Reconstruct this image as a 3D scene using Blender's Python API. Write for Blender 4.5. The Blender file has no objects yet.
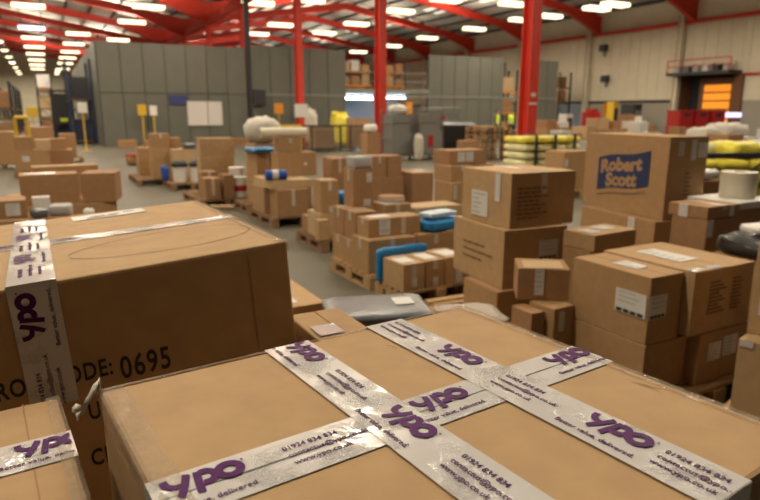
import bpy, bmesh, math, random
from mathutils import Vector, Matrix, noise
sc = bpy.context.scene
C = sc.collection
R = math.radians
random.seed(7)

# ------------------------------------------------------------------ materials
def mat(name, col, rough=.6, metal=0., emit=None, estr=0., var=0., scale=8., bump=0., bscale=60., spec=.4, stretch=None, alpha=1.):
    m = bpy.data.materials.new(name); m.use_nodes = True
    nt = m.node_tree; b = nt.nodes['Principled BSDF']
    b.inputs['Base Color'].default_value = (*col, 1)
    b.inputs['Roughness'].default_value = rough
    b.inputs['Metallic'].default_value = metal
    b.inputs['Specular IOR Level'].default_value = spec
    b.inputs['Alpha'].default_value = alpha
    if emit:
        b.inputs['Emission Color'].default_value = (*emit, 1); b.inputs['Emission Strength'].default_value = estr
    tc = nt.nodes.new('ShaderNodeTexCoord'); src = tc.outputs['Object']
    if stretch:
        mp = nt.nodes.new('ShaderNodeMapping'); mp.inputs['Scale'].default_value = stretch
        nt.links.new(src, mp.inputs['Vector']); src = mp.outputs['Vector']
    if var:
        n = nt.nodes.new('ShaderNodeTexNoise'); n.inputs['Scale'].default_value = scale; n.inputs['Detail'].default_value = 6
        nt.links.new(src, n.inputs['Vector'])
        r = nt.nodes.new('ShaderNodeValToRGB')
        r.color_ramp.elements[0].position = .3; r.color_ramp.elements[1].position = .7
        r.color_ramp.elements[0].color = (*[c*(1-var) for c in col], 1)
        r.color_ramp.elements[1].color = (*[min(1, c*(1+var)) for c in col], 1)
        nt.links.new(n.outputs['Fac'], r.inputs['Fac']); nt.links.new(r.outputs['Color'], b.inputs['Base Color'])
    if bump:
        n2 = nt.nodes.new('ShaderNodeTexNoise'); n2.inputs['Scale'].default_value = bscale; n2.inputs['Detail'].default_value = 4
        nt.links.new(src, n2.inputs['Vector'])
        bp = nt.nodes.new('ShaderNodeBump'); bp.inputs['Strength'].default_value = bump; bp.inputs['Distance'].default_value = .01
        nt.links.new(n2.outputs['Fac'], bp.inputs['Height']); nt.links.new(bp.outputs['Normal'], b.inputs['Normal'])
    return m

M = {}
def cardboard(name, col):
    return mat(name, col, rough=.72, var=.07, scale=18, bump=.08, bscale=25, spec=.25)
M['card'] = cardboard('kraft_cardboard', (.46, .30, .155))
M['cardA'] = cardboard('kraft_cardboard_warm', (.40, .245, .12))
M['cardB'] = cardboard('kraft_cardboard_red', (.35, .20, .10))
M['cardC'] = cardboard('kraft_cardboard_pale', (.50, .355, .20))
M['seam'] = mat('flap_gap', (.16, .09, .04), .9)
M['board'] = mat('raw_board', (.66, .5, .3), .7, var=.05)
def tape_mat():
    m = mat('parcel_tape', (.62, .605, .60), rough=.11, spec=.7)
    nt = m.node_tree; N = nt.nodes.new; b = nt.nodes['Principled BSDF']; L = nt.links.new
    tc = N('ShaderNodeTexCoord')
    fine = N('ShaderNodeTexNoise'); fine.inputs['Scale'].default_value = 120; fine.inputs['Detail'].default_value = 1; fine.inputs['Distortion'].default_value = 2.2
    mask = N('ShaderNodeTexNoise'); mask.inputs['Scale'].default_value = 17; mask.inputs['Detail'].default_value = 2
    L(tc.outputs['Object'], fine.inputs['Vector']); L(tc.outputs['Object'], mask.inputs['Vector'])
    r = N('ShaderNodeMapRange'); r.inputs['From Min'].default_value = .50; r.inputs['From Max'].default_value = .64; r.inputs['To Min'].default_value = .0; L(mask.outputs['Fac'], r.inputs['Value'])
    f1 = N('ShaderNodeMath'); f1.operation = 'SUBTRACT'; f1.inputs[1].default_value = .5; L(fine.outputs['Fac'], f1.inputs[0])
    f2 = N('ShaderNodeMath'); f2.operation = 'ABSOLUTE'; L(f1.outputs[0], f2.inputs[0])
    f3 = N('ShaderNodeMath'); f3.operation = 'MULTIPLY'; L(f2.outputs[0], f3.inputs[0]); L(r.outputs[0], f3.inputs[1])
    bp = N('ShaderNodeBump'); bp.inputs['Strength'].default_value = .6; bp.inputs['Distance'].default_value = .016
    L(f3.outputs[0], bp.inputs['Height']); L(bp.outputs['Normal'], b.inputs['Normal'])
    return m
M['tape'] = tape_mat()
M['tape_far'] = mat('parcel_tape_plain', (.55, .47, .38), rough=.25, spec=.5)
M['purple'] = mat('purple_print', (.075, .006, .105), .45, spec=.12)
M['ink'] = mat('black_ink', (.02, .017, .014), .6)
M['brownink'] = mat('brown_ink', (.19, .11, .055), .7)
M['blueprint'] = mat('blue_print', (.016, .030, .105), .6)
M['label'] = mat('white_label', (.64, .63, .60), .5)
M['greyprint'] = mat('grey_print', (.40, .39, .38), .6)
M['wood'] = mat('pallet_wood', (.42, .26, .12), .8, var=.2, scale=6, stretch=(1, 6, 1))
M['woodd'] = mat('old_pallet_wood', (.24, .14, .07), .85, var=.2, scale=6)
M['red'] = mat('red_steel_paint', (.60, .045, .025), .45, var=.06, scale=2)
M['redp'] = mat('red_plastic', (.4, .02, .02), .4)
M['white'] = mat('white_plastic', (.72, .70, .66), .4)
M['offwhite'] = mat('cream_plastic', (.72, .66, .52), .5)
M['sack'] = mat('white_sack', (.56, .52, .45), .5, bump=.5, bscale=9)
M['film'] = mat('grey_film', (.12, .13, .145), .3, bump=.5, bscale=14, spec=.45)
M['blackfilm'] = mat('black_film', (.05, .05, .05), .2, bump=.7, bscale=12, spec=.6)
M['beigefilm'] = mat('beige_film', (.29, .235, .17), .35, bump=.7, bscale=14, spec=.4)
M['bluefilm'] = mat('blue_film', (.012, .19, .46), .28, bump=.4, bscale=12, spec=.5)
M['bluewhite'] = mat('pale_blue_film', (.45, .58, .70), .28, bump=.4, bscale=12, spec=.5)
M['blue'] = mat('blue_plastic', (.02, .08, .38), .35)
M['yellow'] = mat('yellow_sack', (.72, .62, .06), .45, var=.25, scale=5, bump=.4, bscale=8)
M['paleyellow'] = mat('pale_yellow_sack', (.72, .68, .36), .45, var=.15, scale=5, bump=.4, bscale=8)
M['black'] = mat('black_plastic', (.025, .025, .025), .45)
M['dark'] = mat('dark_steel', (.04, .042, .045), .5, metal=.3)
M['navy'] = mat('navy_paint', (.02, .03, .07), .5)
M['grey'] = mat('grey_steel', (.22, .22, .205), .5, metal=.2)
M['galv'] = mat('galvanised_steel', (.25, .25, .235), .45, metal=.5)
M['orange'] = mat('orange_plastic', (.75, .28, .02), .5)
M['signyellow'] = mat('yellow_paint', (.62, .40, .03), .5)
M['signblue'] = mat('blue_sign', (.04, .05, .16), .5)
M['panel'] = mat('grey_green_cladding', (.128, .132, .110), .55, var=.04, scale=1.5)
M['joint'] = mat('panel_joint', (.06, .062, .055), .7)
M['cream'] = mat('cream_cladding', (.62, .57, .44), .6, var=.04, scale=1)
M['creamlo'] = mat('cream_block', (.30, .28, .235), .8)
M['roof'] = mat('roof_sheet', (.46, .43, .37), .6, var=.05, scale=1)
M['purlin'] = mat('dark_purlin', (.035, .034, .034), .6)
M['shutter'] = mat('orange_shutter_painted_glow', (.8, .30, .03), .5, emit=(1, .30, .015), estr=.42)  # glow painted in by emission, the shutter is no light source
M['brown'] = mat('brown_steel', (.14, .06, .025), .6)
M['skin'] = mat('skin', (.5, .3, .22), .6)
M['hair'] = mat('dark_hair', (.03, .02, .015), .7)
M['hivis'] = mat('hi_vis_yellow', (.62, .78, .04), .5)
M['cloth'] = mat('dark_cloth', (.03, .035, .05), .9)
M['lampglow'] = mat('lamp_diffuser', (.9, .85, .7), .5, emit=(1, .80, .50), estr=1.9)
M['lampcool'] = mat('lamp_diffuser_cool', (.9, .9, .9), .5, emit=(.86, .93, 1), estr=1.9)
M['tube'] = mat('fluorescent_tube', (.9, .95, 1), .5, emit=(.78, .9, 1), estr=9.)
M['strip'] = mat('lit_strip', (.6, .55, .8), .5, emit=(.62, .6, 1), estr=1.1)
M['rooflight'] = mat('rooflight_sheet', (.7, .68, .6), .6, emit=(1, .93, .76), estr=.6)
M['glass'] = mat('bluish_wall', (.30, .36, .46), .5)
M['twine'] = mat('torn_film', (.62, .58, .48), .35, bump=.5, bscale=80)
def concrete():
    m = mat('concrete_floor', (.115, .105, .078), .5, var=.16, scale=.9, bump=.05, bscale=30, spec=.3)
    return m
M['floor'] = concrete()
def clearfilm():
    m = bpy.data.materials.new('clear_film'); m.use_nodes = True
    nt = m.node_tree; nt.nodes.clear()
    o = nt.nodes.new('ShaderNodeOutputMaterial'); mx = nt.nodes.new('ShaderNodeMixShader')
    t = nt.nodes.new('ShaderNodeBsdfTransparent'); t.inputs['Color'].default_value = (.97, .95, .92, 1)
    g = nt.nodes.new('ShaderNodeBsdfPrincipled'); g.inputs['Base Color'].default_value = (.70, .60, .46, 1); g.inputs['Roughness'].default_value = .1
    g.inputs['Specular IOR Level'].default_value = 1.
    tc = nt.nodes.new('ShaderNodeTexCoord'); n = nt.nodes.new('ShaderNodeTexNoise'); n.inputs['Scale'].default_value = 55; n.inputs['Detail'].default_value = 3
    b = nt.nodes.new('ShaderNodeBump'); b.inputs['Strength'].default_value = .9; b.inputs['Distance'].default_value = .02
    nt.links.new(tc.outputs['Object'], n.inputs['Vector']); nt.links.new(n.outputs['Fac'], b.inputs['Height']); nt.links.new(b.outputs['Normal'], g.inputs['Normal'])
    mx.inputs['Fac'].default_value = .28
    nt.links.new(t.outputs[0], mx.inputs[1]); nt.links.new(g.outputs[0], mx.inputs[2]); nt.links.new(mx.outputs[0], o.inputs['Surface'])
    return m
M['clear'] = clearfilm()

# ------------------------------------------------------------------ mesh helpers
def bx(bm, x0, x1, y0, y1, z0, z1, mtx=None):
    vs = [bm.verts.new((x, y, z)) for z in (z0, z1) for y in (y0, y1) for x in (x0, x1)]
    for f in ((0, 2, 3, 1), (4, 5, 7, 6), (0, 1, 5, 4), (2, 6, 7, 3), (0, 4, 6, 2), (1, 3, 7, 5)):
        bm.faces.new([vs[i] for i in f])
    if mtx is not None:
        for v in vs: v.co = mtx @ v.co
    return vs
def cyl(bm, p0, p1, r0, r1=None, n=16, cap=True):
    r1 = r0 if r1 is None else r1
    p0, p1 = Vector(p0), Vector(p1); d = (p1-p0).normalized()
    a = d.orthogonal().normalized(); b = d.cross(a)
    A = [bm.verts.new(p0+r0*(math.cos(t)*a+math.sin(t)*b)) for t in [2*math.pi*i/n for i in range(n)]]
    B = [bm.verts.new(p1+r1*(math.cos(t)*a+math.sin(t)*b)) for t in [2*math.pi*i/n for i in range(n)]]
    for i in range(n):
        j = (i+1) % n; bm.faces.new((A[i], A[j], B[j], B[i]))
    if cap: bm.faces.new(A[::-1]); bm.faces.new(B)
def tube(bm, pts, r, n=8):
    for a, b in zip(pts, pts[1:]): cyl(bm, a, b, r, n=n)
def prism(bm, pts, h0, h1, axis='z'):
    """closed polygon in a plane, extruded; pts (a,b): axis z -> (x,y), axis y -> (x,z)"""
    f = (lambda p, h: (p[0], p[1], h)) if axis == 'z' else ((lambda p, h: (p[0], h, p[1])) if axis == 'y' else (lambda p, h: (h, p[0], p[1])))
    A = [bm.verts.new(f(p, h0)) for p in pts]; B = [bm.verts.new(f(p, h1)) for p in pts]
    n = len(pts)
    for i in range(n):
        j = (i+1) % n; bm.faces.new((A[i], A[j], B[j], B[i]))
    bm.faces.new(A[::-1]); bm.faces.new(B)
def obj(name, bm, m, parent=None, smooth=False, bevel=0., kind=None, label=None):
    bmesh.ops.recalc_face_normals(bm, faces=bm.faces[:])
    me = bpy.data.meshes.new(name); bm.to_mesh(me); bm.free()
    me.materials.append(M[m] if isinstance(m, str) else m)
    if smooth:
        for p in me.polygons: p.use_smooth = True
    o = bpy.data.objects.new(name, me); C.objects.link(o)
    if parent: o.parent = parent
    if bevel:
        b = o.modifiers.new('bevel', 'BEVEL'); b.width = bevel; b.segments = 2; b.limit_method = 'ANGLE'
    if kind: o['kind'] = kind
    if label: o['label'] = label
    return o
def tag(o, label, cat, group=None, kind=None):
    o['label'] = label; o['category'] = cat
    if group: o['group'] = group
    if kind: o['kind'] = kind
    return o
def empty(name, loc, rz=0.):
    o = bpy.data.objects.new(name, None); C.objects.link(o); o.location = loc; o.rotation_euler.z = rz; o.empty_display_size = .05
    return o
def copy_tree(o, parent=None):
    c = o.copy(); C.objects.link(c)
    if parent: c.parent = parent
    for ch in list(o.children): copy_tree(ch, c)
    return c
def struct(name, bm, m, label=None, cat='structure', bevel=0.):
    o = obj(name, bm, m, bevel=bevel); o['kind'] = 'structure'
    if label: o['label'] = label; o['category'] = cat
    return o

FONT_CACHE = {}
def text_bm(s, size, bold=0., xs=1., shear=0., depth=.0002, align='LEFT', spacing=1.):
    cu = bpy.data.curves.new('t', 'FONT'); cu.body = s; cu.size = size; cu.offset = bold; cu.shear = shear; cu.extrude = depth
    cu.align_x = align; cu.space_character = spacing; cu.resolution_u = 3
    o = bpy.data.objects.new('t', cu); C.objects.link(o)
    dg = bpy.context.evaluated_depsgraph_get()
    me = bpy.data.meshes.new_from_object(o.evaluated_get(dg))
    bm = bmesh.new(); bm.from_mesh(me)
    bpy.data.objects.remove(o); bpy.data.curves.remove(cu); bpy.data.meshes.remove(me)
    for v in bm.verts: v.co.x *= xs
    return bm
def frame(origin, xd, yd):
    xd = Vector(xd).normalized(); yd = Vector(yd).normalized(); zd = xd.cross(yd)
    return Matrix(((xd.x, yd.x, zd.x, origin[0]), (xd.y, yd.y, zd.y, origin[1]), (xd.z, yd.z, zd.z, origin[2]), (0, 0, 0, 1)))
def place(bm, mtx):
    for v in bm.verts: v.co = mtx @ v.co
    return bm
def merge(a, b):
    me = bpy.data.meshes.new('tmp'); b.to_mesh(me); b.free(); a.from_mesh(me); bpy.data.meshes.remove(me); return a

# ------------------------------------------------------------------ cartons
FACE = {'front': ((1, 0, 0), (0, 0, 1)), 'side': ((0, -1, 0), (0, 0, 1)), 'right': ((0, 1, 0), (0, 0, 1)), 'top': ((1, 0, 0), (0, 1, 0))}
def face_frame(face, w, l, h, u, v, lift=.0015):
    """u, v in 0..1 across the face; front is -y, side is -x, right is +x"""
    if face == 'front': o = (-w/2+u*w, -l/2-lift, v*h)
    elif face == 'side': o = (-w/2-lift, l/2-u*l, v*h)
    elif face == 'right': o = (w/2+lift, -l/2+u*l, v*h)
    else: o = (-w/2+u*w, -l/2+v*l, h+lift)
    return frame(o, *FACE[face])
def slab(p, name, face, dims, u, v, sw, sh, m='label', lift=.0012, marks=None, rot=0., parent=None, label=None):
    w, l, h = dims
    F = face_frame(face, w, l, h, u, v, lift) @ Matrix.Rotation(rot, 4, 'Z')
    bm = bmesh.new(); bx(bm, -sw/2, sw/2, -sh/2, sh/2, -.0006, .0006); place(bm, F)
    o = obj(name, bm, m, parent or p, label=label)
    if marks:
        bm = bmesh.new(); rnd = random.Random(hash((round(sw, 4), round(sh, 4))) & 999)
        if marks == 'lines':
            for k in range(5):
                y = sh*(.36-.18*k); bx(bm, -sw*.42, sw*(-.42+rnd.uniform(.3, .8)), y-sh*.03, y+sh*.03, .0005, .001)
        elif marks == 'bars':
            x = -sw*.4
            while x < sw*.4:
                t = rnd.uniform(.012, .035)*sw; bx(bm, x, x+t, -sh*.38, -sh*.08, .0005, .001); x += t+rnd.uniform(.012, .03)*sw
            for k in range(3):
                y = sh*(.38-.15*k); bx(bm, -sw*.4, sw*rnd.uniform(.0, .4), y-sh*.03, y+sh*.03, .0005, .001)
        else:
            for k in range(4):
                bx(bm, -sw*.45+k*sw*.23, -sw*.45+k*sw*.23+sw*.19, -sh*.48, -sh*.34, .0005, .001)
            b2 = bmesh.new()
            for k in range(3):
                y = sh*(.38-.2*k); bx(b2, -sw*.42, sw*rnd.uniform(.1, .42), y-sh*.025, y+sh*.025, .0005, .001)
            place(b2, F); obj('label_lettering', b2, 'greyprint', o)
        place(bm, F); obj('label_lettering', bm, 'greyprint' if marks != 'black' else 'ink', o)
    return o
def strap_tape(p, dims, axis, pos=.5, tw=.06, drop=.1, m='tape_far', lift=.0012):
    """tape over the top along y (axis 'y') or x, folding down both ends"""
    w, l, h = dims; bm = bmesh.new(); t = .0006
    if axis == 'y':
        c = -w/2+pos*w
        bx(bm, c-tw/2, c+tw/2, -l/2-lift-t, l/2+lift+t, h+lift-t, h+lift+t)
        bx(bm, c-tw/2, c+tw/2, -l/2-lift-t, -l/2-lift+t, h-drop, h+lift); bx(bm, c-tw/2, c+tw/2, l/2+lift-t, l/2+lift+t, h-drop, h+lift)
    else:
        c = -l/2+pos*l
        bx(bm, -w/2-lift-t, w/2+lift+t, c-tw/2, c+tw/2, h+lift-t, h+lift+t)
        bx(bm, -w/2-lift-t, -w/2-lift+t, c-tw/2, c+tw/2, h-drop, h+lift); bx(bm, w/2+lift-t, w/2+lift+t, c-tw/2, c+tw/2, h-drop, h+lift)
    return obj('tape', bm, m, p)
CARTONS = {}
def carton(key, label, x, y, z, w, l, h, yaw=0., tone='card', tape=None, labels=(), group=None, tw=.05, drop=None, name='cardboard_box'):
    bm = bmesh.new(); bx(bm, -w/2, w/2, -l/2, l/2, 0, h)
    rb = random.Random(len(CARTONS)*13+5)
    bmesh.ops.subdivide_edges(bm, edges=bm.edges[:], cuts=3, use_grid_fill=True)
    for v in bm.verts:                                   # board is never quite flat
        k = .004 if min(w, l, h) > .15 else .002
        cx = (1-(2*v.co.x/w)**2); cy = (1-(2*v.co.y/l)**2); cz = (1-(2*v.co.z/h-1)**2)
        if abs(abs(v.co.x)-w/2) < 1e-5: v.co.x += math.copysign(k, v.co.x)*cy*cz*rb.uniform(-.2, .6)
        elif abs(abs(v.co.y)-l/2) < 1e-5: v.co.y += math.copysign(k, v.co.y)*cx*cz*rb.uniform(-.2, .6)
    o = obj(name, bm, 'card' if tone is None else tone, bevel=.004)
    o.location = (x, y, z); o.rotation_euler.z = R(yaw)
    tag(o, label, 'box', group)
    dims = (w, l, h)
    ax = tape or 'y'
    bm = bmesh.new()                                     # where the flaps meet
    if 'y' in ax or tape is None: bx(bm, -.0012, .0012, -l/2, l/2, h-.001, h+.0006)
    else: bx(bm, -w/2, w/2, -.0012, .0012, h-.001, h+.0006)
    obj('flap_seam', bm, 'seam', o)
    for a in (tape or ''):
        strap_tape(o, dims, a, .5, min(tw, .35*(w if a == 'y' else l)), (drop or .32)*h)
    for lb in labels:
        slab(o, 'shipping_label' if lb[0] != 'top' or len(lb) < 8 else lb[7], lb[0], dims, *lb[1:5], m=(lb[6] if len(lb) > 6 else 'label'), lift=.0055 if lb[0] != 'top' else .0032, marks=lb[5] if len(lb) > 5 else 'lines')
    CARTONS[key] = (o, dims)
    return o

def pallet(label, x, y, w, l, yaw=0., z=0., m='wood', group='wooden pallets on the floor', blocks=True):
    """1.2 x 1.0 style pallet, top at z + .144"""
    bm = bmesh.new(); n = 7 if l > .7 else 5
    for k in range(n):
        yy = -l/2+(k+.5)*l/n; bx(bm, -w/2, w/2, yy-l/n*.36, yy+l/n*.36, .122, .144)
    for k in (-1, 0, 1): bx(bm, k*(w/2-.05)-.05, k*(w/2-.05)+.05, -l/2, l/2, .1, .122)
    o = obj('wooden_pallet', bm, m); o.location = (x, y, z); o.rotation_euler.z = R(yaw)
    tag(o, label, 'pallet', group)
    first = None
    for i in (-1, 0, 1):
        for j in (-1, 0, 1):
            if first is None:
                b = bmesh.new(); bx(b, -.05, .05, -.07, .07, .022, .1); first = obj('block', b, m, o); c = first
            else:
                c = first.copy(); C.objects.link(c); c.parent = o
            c.location = (i*(w/2-.05), j*(l/2-.07), 0)
    b0 = None
    for i in (-1, 0, 1):
        if b0 is None:
            b = bmesh.new(); bx(b, -.05, .05, -l/2, l/2, 0, .022); b0 = obj('bottom_board', b, m, o); c = b0
        else: c = b0.copy(); C.objects.link(c); c.parent = o
        c.location = (i*(w/2-.05), 0, 0)
    return o
def lump_bm(w, l, h, seed=0, e=.45, amp=.06, fr=4., nu=32, nv=16, ez=None):
    """soft pack: a rounded block with creases, flat underneath"""
    bm = bmesh.new(); ez = ez or e
    sp = lambda c, p: math.copysign(abs(c)**p, c)
    rows = []
    for j in range(nv+1):
        ph = -math.pi/2+math.pi*j/nv; row = []
        for i in range(nu):
            th = 2*math.pi*i/nu
            p = Vector((sp(math.cos(ph), ez)*sp(math.cos(th), e), sp(math.cos(ph), ez)*sp(math.sin(th), e), sp(math.sin(ph), ez)))
            q = noise.noise(p*fr+Vector((seed*7.1, seed*3.3, 0)))*amp+noise.noise(p*fr*2.7+Vector((seed, 0, seed)))*amp*.5
            p = Vector((p.x*w/2*(1+q), p.y*l/2*(1+q), (p.z+1)*h/2*(1+q*1.5)))
            row.append(p)
            if j in (0, nv): break
        rows.append([bm.verts.new(p) for p in row])
    for j in range(nv):
        a, b = rows[j], rows[j+1]
        for i in range(nu):
            k = (i+1) % nu
            if len(a) == 1: bm.faces.new((a[0], b[k], b[i]))
            elif len(b) == 1: bm.faces.new((a[i], a[k], b[0]))
            else: bm.faces.new((a[i], a[k], b[k], b[i]))
    zs = min(v.co.z for v in bm.verts)
    for v in bm.verts: v.co.z = max(0, v.co.z-zs)
    return bm
def lump(name, label, cat, m, x, y, z, w, l, h, yaw=0., seed=1, e=.45, amp=.06, group=None, ez=None, fr=4.):
    o = obj(name, lump_bm(w, l, h, seed, e, amp, ez=ez, fr=fr), m, smooth=True); o.location = (x, y, z); o.rotation_euler.z = R(yaw)
    return tag(o, label, cat, group)
def lathe(bm, prof, n=24):
    rings = [[bm.verts.new((r*math.cos(2*math.pi*i/n), r*math.sin(2*math.pi*i/n), z)) for i in range(n)] for r, z in prof]
    for a, b in zip(rings, rings[1:]):
        for i in range(n): j = (i+1) % n; bm.faces.new((a[i], a[j], b[j], b[i]))
    bm.faces.new(rings[0][::-1]); bm.faces.new(rings[-1])

# ------------------------------------------------------------------ the printed tape of the near boxes
def stroke(bm, pts, wd, z0=0., z1=.0004, closed=False):
    """a thick polyline as one flat ribbon"""
    P = [Vector((p[0], p[1])) for p in pts]; n = len(P); L, Rr = [], []
    W = wd if isinstance(wd, (list, tuple)) else [wd]*n
    for i in range(n):
        a = P[(i-1) % n] if closed or i else P[i]; b = P[(i+1) % n] if closed or i < n-1 else P[i]
        d = (b-a).normalized(); nn = Vector((-d.y, d.x)); L.append(P[i]+nn*W[i]/2); Rr.append(P[i]-nn*W[i]/2)
    tl = [bm.verts.new((p.x, p.y, z1)) for p in L]; tr = [bm.verts.new((p.x, p.y, z1)) for p in Rr]
    rng = range(n) if closed else range(n-1)
    for i in rng:
        j = (i+1) % n; bm.faces.new((tr[i], tr[j], tl[j], tl[i]))
def arc(cx, cy, rx, ry, a0, a1, n=14):
    return [(cx+rx*math.cos(R(a0+(a1-a0)*i/n)), cy+ry*math.sin(R(a0+(a1-a0)*i/n))) for i in range(n+1)]
def logo_bm(s):
    """the heavy lower case letters of the tape, total width about 2.75 s, x height s"""
    bm = bmesh.new(); w = .31
    stroke(bm, [(.00, .98), (.03, .72), (.16, .54), (.38, .47), (.60, .50)], [.33, .32, .30, .26, .2], z1=.0004)
    stroke(bm, [(.92, 1.0), (.80, .70), (.66, .38), (.50, .10), (.34, -.16)], [.31, .31, .31, .31, .28], z1=.00048)
    stroke(bm, [(1.10, -.24), (1.17, .2), (1.25, .6), (1.31, .96)], w, z1=.00056)
    stroke(bm, arc(1.55, .54, .36, .33, 122, -122, 18), [.2]+[w]*17+[.2], z1=.00064)
    stroke(bm, arc(2.50, .50, .44, .36, 0, 360, 32)[:-1], [w+.04*abs(math.cos(R(360*i/32))) for i in range(32)], z1=.00072, closed=True)
    stroke(bm, arc(3.16, .86, .03, .03, 0, 360, 8)[:-1], .05, z1=.0004, closed=True)
    for v in bm.verts: v.co.x *= s; v.co.y *= s*1.2
    return bm
def clip_x(bm, lo, hi):
    for c, n in ((lo, (-1, 0, 0)), (hi, (1, 0, 0))):
        bmesh.ops.bisect_plane(bm, geom=bm.verts[:]+bm.edges[:]+bm.faces[:], plane_co=(c, 0, 0), plane_no=n, clear_outer=True)
    return bm
def tape_print(tape, F, tw, items, lo=-9., hi=9.):
    def put(b, T, nm):
        place(b, T); clip_x(b, lo, hi)
        if len(b.faces): place(b, F); obj(nm, b, 'purple', tape)
        else: b.free()
    """items: (kind, x along the tape, flip) drawn in tape frame F (x along, y across)"""
    for kind, x, flip in items:
        T = Matrix.Translation((x, 0, 0)) @ (Matrix.Rotation(math.pi, 4, 'Z') if flip else Matrix())
        if kind == 'logo':
            s = tw*.34
            put(logo_bm(s), T @ Matrix.Translation((-1.35*s, -.03*tw, .0010)), 'logo')
            put(text_bm('Better value, delivered.', tw*.148, align='LEFT'), T @ Matrix.Translation((-1.35*s-tw*.30, -.35*tw, .0011)), 'slogan')
        else:
            for k, (txt) in enumerate(('01924 834 834', 'contactus@ypo.co.uk', 'www.ypo.co.uk')):
                put(text_bm(txt, tw*.15), T @ Matrix.Translation((-.55*tw, (.17-.2*k)*tw, .0011)), 'contact_line')
def wavy_tape(p, F, x0, x1, tw, seed, m='tape', amp=.0006, name='printed_tape', thick=.0004):
    """tape laid on a face: a fine sheet with clusters of small sharp creases, in frame F"""
    bm = bmesh.new(); nx = max(8, int((x1-x0)/.0022)); ny = 34; g = []
    ang = .6+seed*1.7
    for i in range(nx+1):
        row = []
        for j in range(ny+1):
            x = x0+(x1-x0)*i/nx; y = -tw/2+tw*j/ny
            a_ = x*math.cos(ang)+y*math.sin(ang); b_ = -x*math.sin(ang)+y*math.cos(ang)
            q = (1-2*abs(noise.noise(Vector((a_*60+seed*9, b_*170, seed)))))*.6+(1-2*abs(noise.noise(Vector((b_*110+seed, a_*260, 3.+seed)))))*.5
            edge = min(1, 6*min(j, ny-j)/ny)
            env = max(.02, min(1, -.02+3.2*noise.noise(Vector((x*13+seed*3, y*15, seed*2.)))))
            low = noise.noise(Vector((x*14+seed, y*10, 9.)))*.35
            row.append(bm.verts.new((x, y, amp*(q*env+low)*edge)))
        g.append(row)
    for i in range(nx):
        for j in range(ny): bm.faces.new((g[i][j], g[i+1][j], g[i+1][j+1], g[i][j+1]))
    place(bm, F); o = obj(name, bm, m, p, smooth=True)
    return o
def near_box(label, corner_mtx, w, l, h, tone='card', sag=.004):
    """corner_mtx: frame at the front left bottom; body occupies 0..w, 0..l, 0..h"""
    bm = bmesh.new(); bx(bm, 0, w, 0, l, 0, h)
    bmesh.ops.subdivide_edges(bm, edges=bm.edges[:], cuts=9, use_grid_fill=True)
    for v in bm.verts:
        x, y, z = v.co; a = 4*(x/w)*(1-x/w); b = 4*(y/l)*(1-y/l); c = 4*(z/h)*(1-z/h)
        if abs(z-h) < 1e-5: v.co.z += sag*.0*a*b
        if abs(x) < 1e-5: v.co.x -= sag*b*c
        if abs(x-w) < 1e-5: v.co.x += sag*b*c
        if abs(y) < 1e-5: v.co.y -= sag*a*c
        if abs(y-l) < 1e-5: v.co.y += sag*a*c
    o = obj('cardboard_box', bm, tone, bevel=.006); o.matrix_world = corner_mtx
    return tag(o, label, 'box')
def edge_film(p, pts, wd, seed, name='clear_tape'):
    """crinkled clear film folded over a box edge: ribbon along pts (3D), hanging over both faces"""
    bm = bmesh.new(); rows = []
    (a, b, n1, n2) = pts; a, b, n1, n2 = Vector(a), Vector(b), Vector(n1), Vector(n2)
    N = 60
    for i in range(N+1):
        c = a.lerp(b, i/N); row = []
        for k in range(-5, 6):
            s = abs(k)/5*wd; d = n1 if k < 0 else n2; oth = n2 if k < 0 else n1
            q = noise.noise(Vector((i*.45+seed, k*.7, seed)))
            row.append(bm.verts.new(c+d*(-s)+oth*(.0022+.0014*q)+(n1+n2)*(.0 if k else .001)))
        rows.append(row)
    for r0, r1 in zip(rows, rows[1:]):
        for k in range(10): bm.faces.new((r0[k], r0[k+1], r1[k+1], r1[k]))
    return obj(name, bm, 'clear', p, smooth=True)

# ================================================================== THE SETTING
VX, WX, LX = 10.8, 40.2, -18.6            # valley line, right wall, left wall
FY = [11.9+8.4*k for k in range(-2, 13)]  # frames
EAVE, SLOPE, HALF = 8.55, .16, 14.7
YB, YF = -6., 118.
bm = bmesh.new(); bx(bm, LX-.3, WX+.3, YB, YF+.3, -.2, 0); struct('floor', bm, 'floor', 'worn concrete warehouse floor', 'floor')
def roof_z(x):
    d = abs(x-(VX+HALF)) if x >= VX else abs(x-(VX-HALF))
    return EAVE+.75+SLOPE*(HALF-d)
bm = bmesh.new()
xs = [LX, LX+HALF, VX, VX+HALF, WX]
for a, b in zip(xs, xs[1:]):
    n = 40                                                     # trapezoidal sheet
    prism(bm, [(a, roof_z(a+.001)), (b, roof_z(b-.001)), (b, roof_z(b-.001)+.08), (a, roof_z(a+.001)+.08)], YB, YF, 'y')
struct('ceiling', bm, 'roof', 'pale profiled roof sheets over both bays', 'ceiling')
k = 0
for side, (a, b) in enumerate(zip(xs, xs[1:])):                # purlins along the hall, under the sheets
    for j in range(8):
        x = a+(b-a)*(j+.5)/8; z = roof_z(x)-.2
        bm = bmesh.new(); bx(bm, x-.06, x+.06, YB, YF, z, z+.2)
        k += 1; struct('trim_%d' % k, bm, 'purlin')
rl = None
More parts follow.
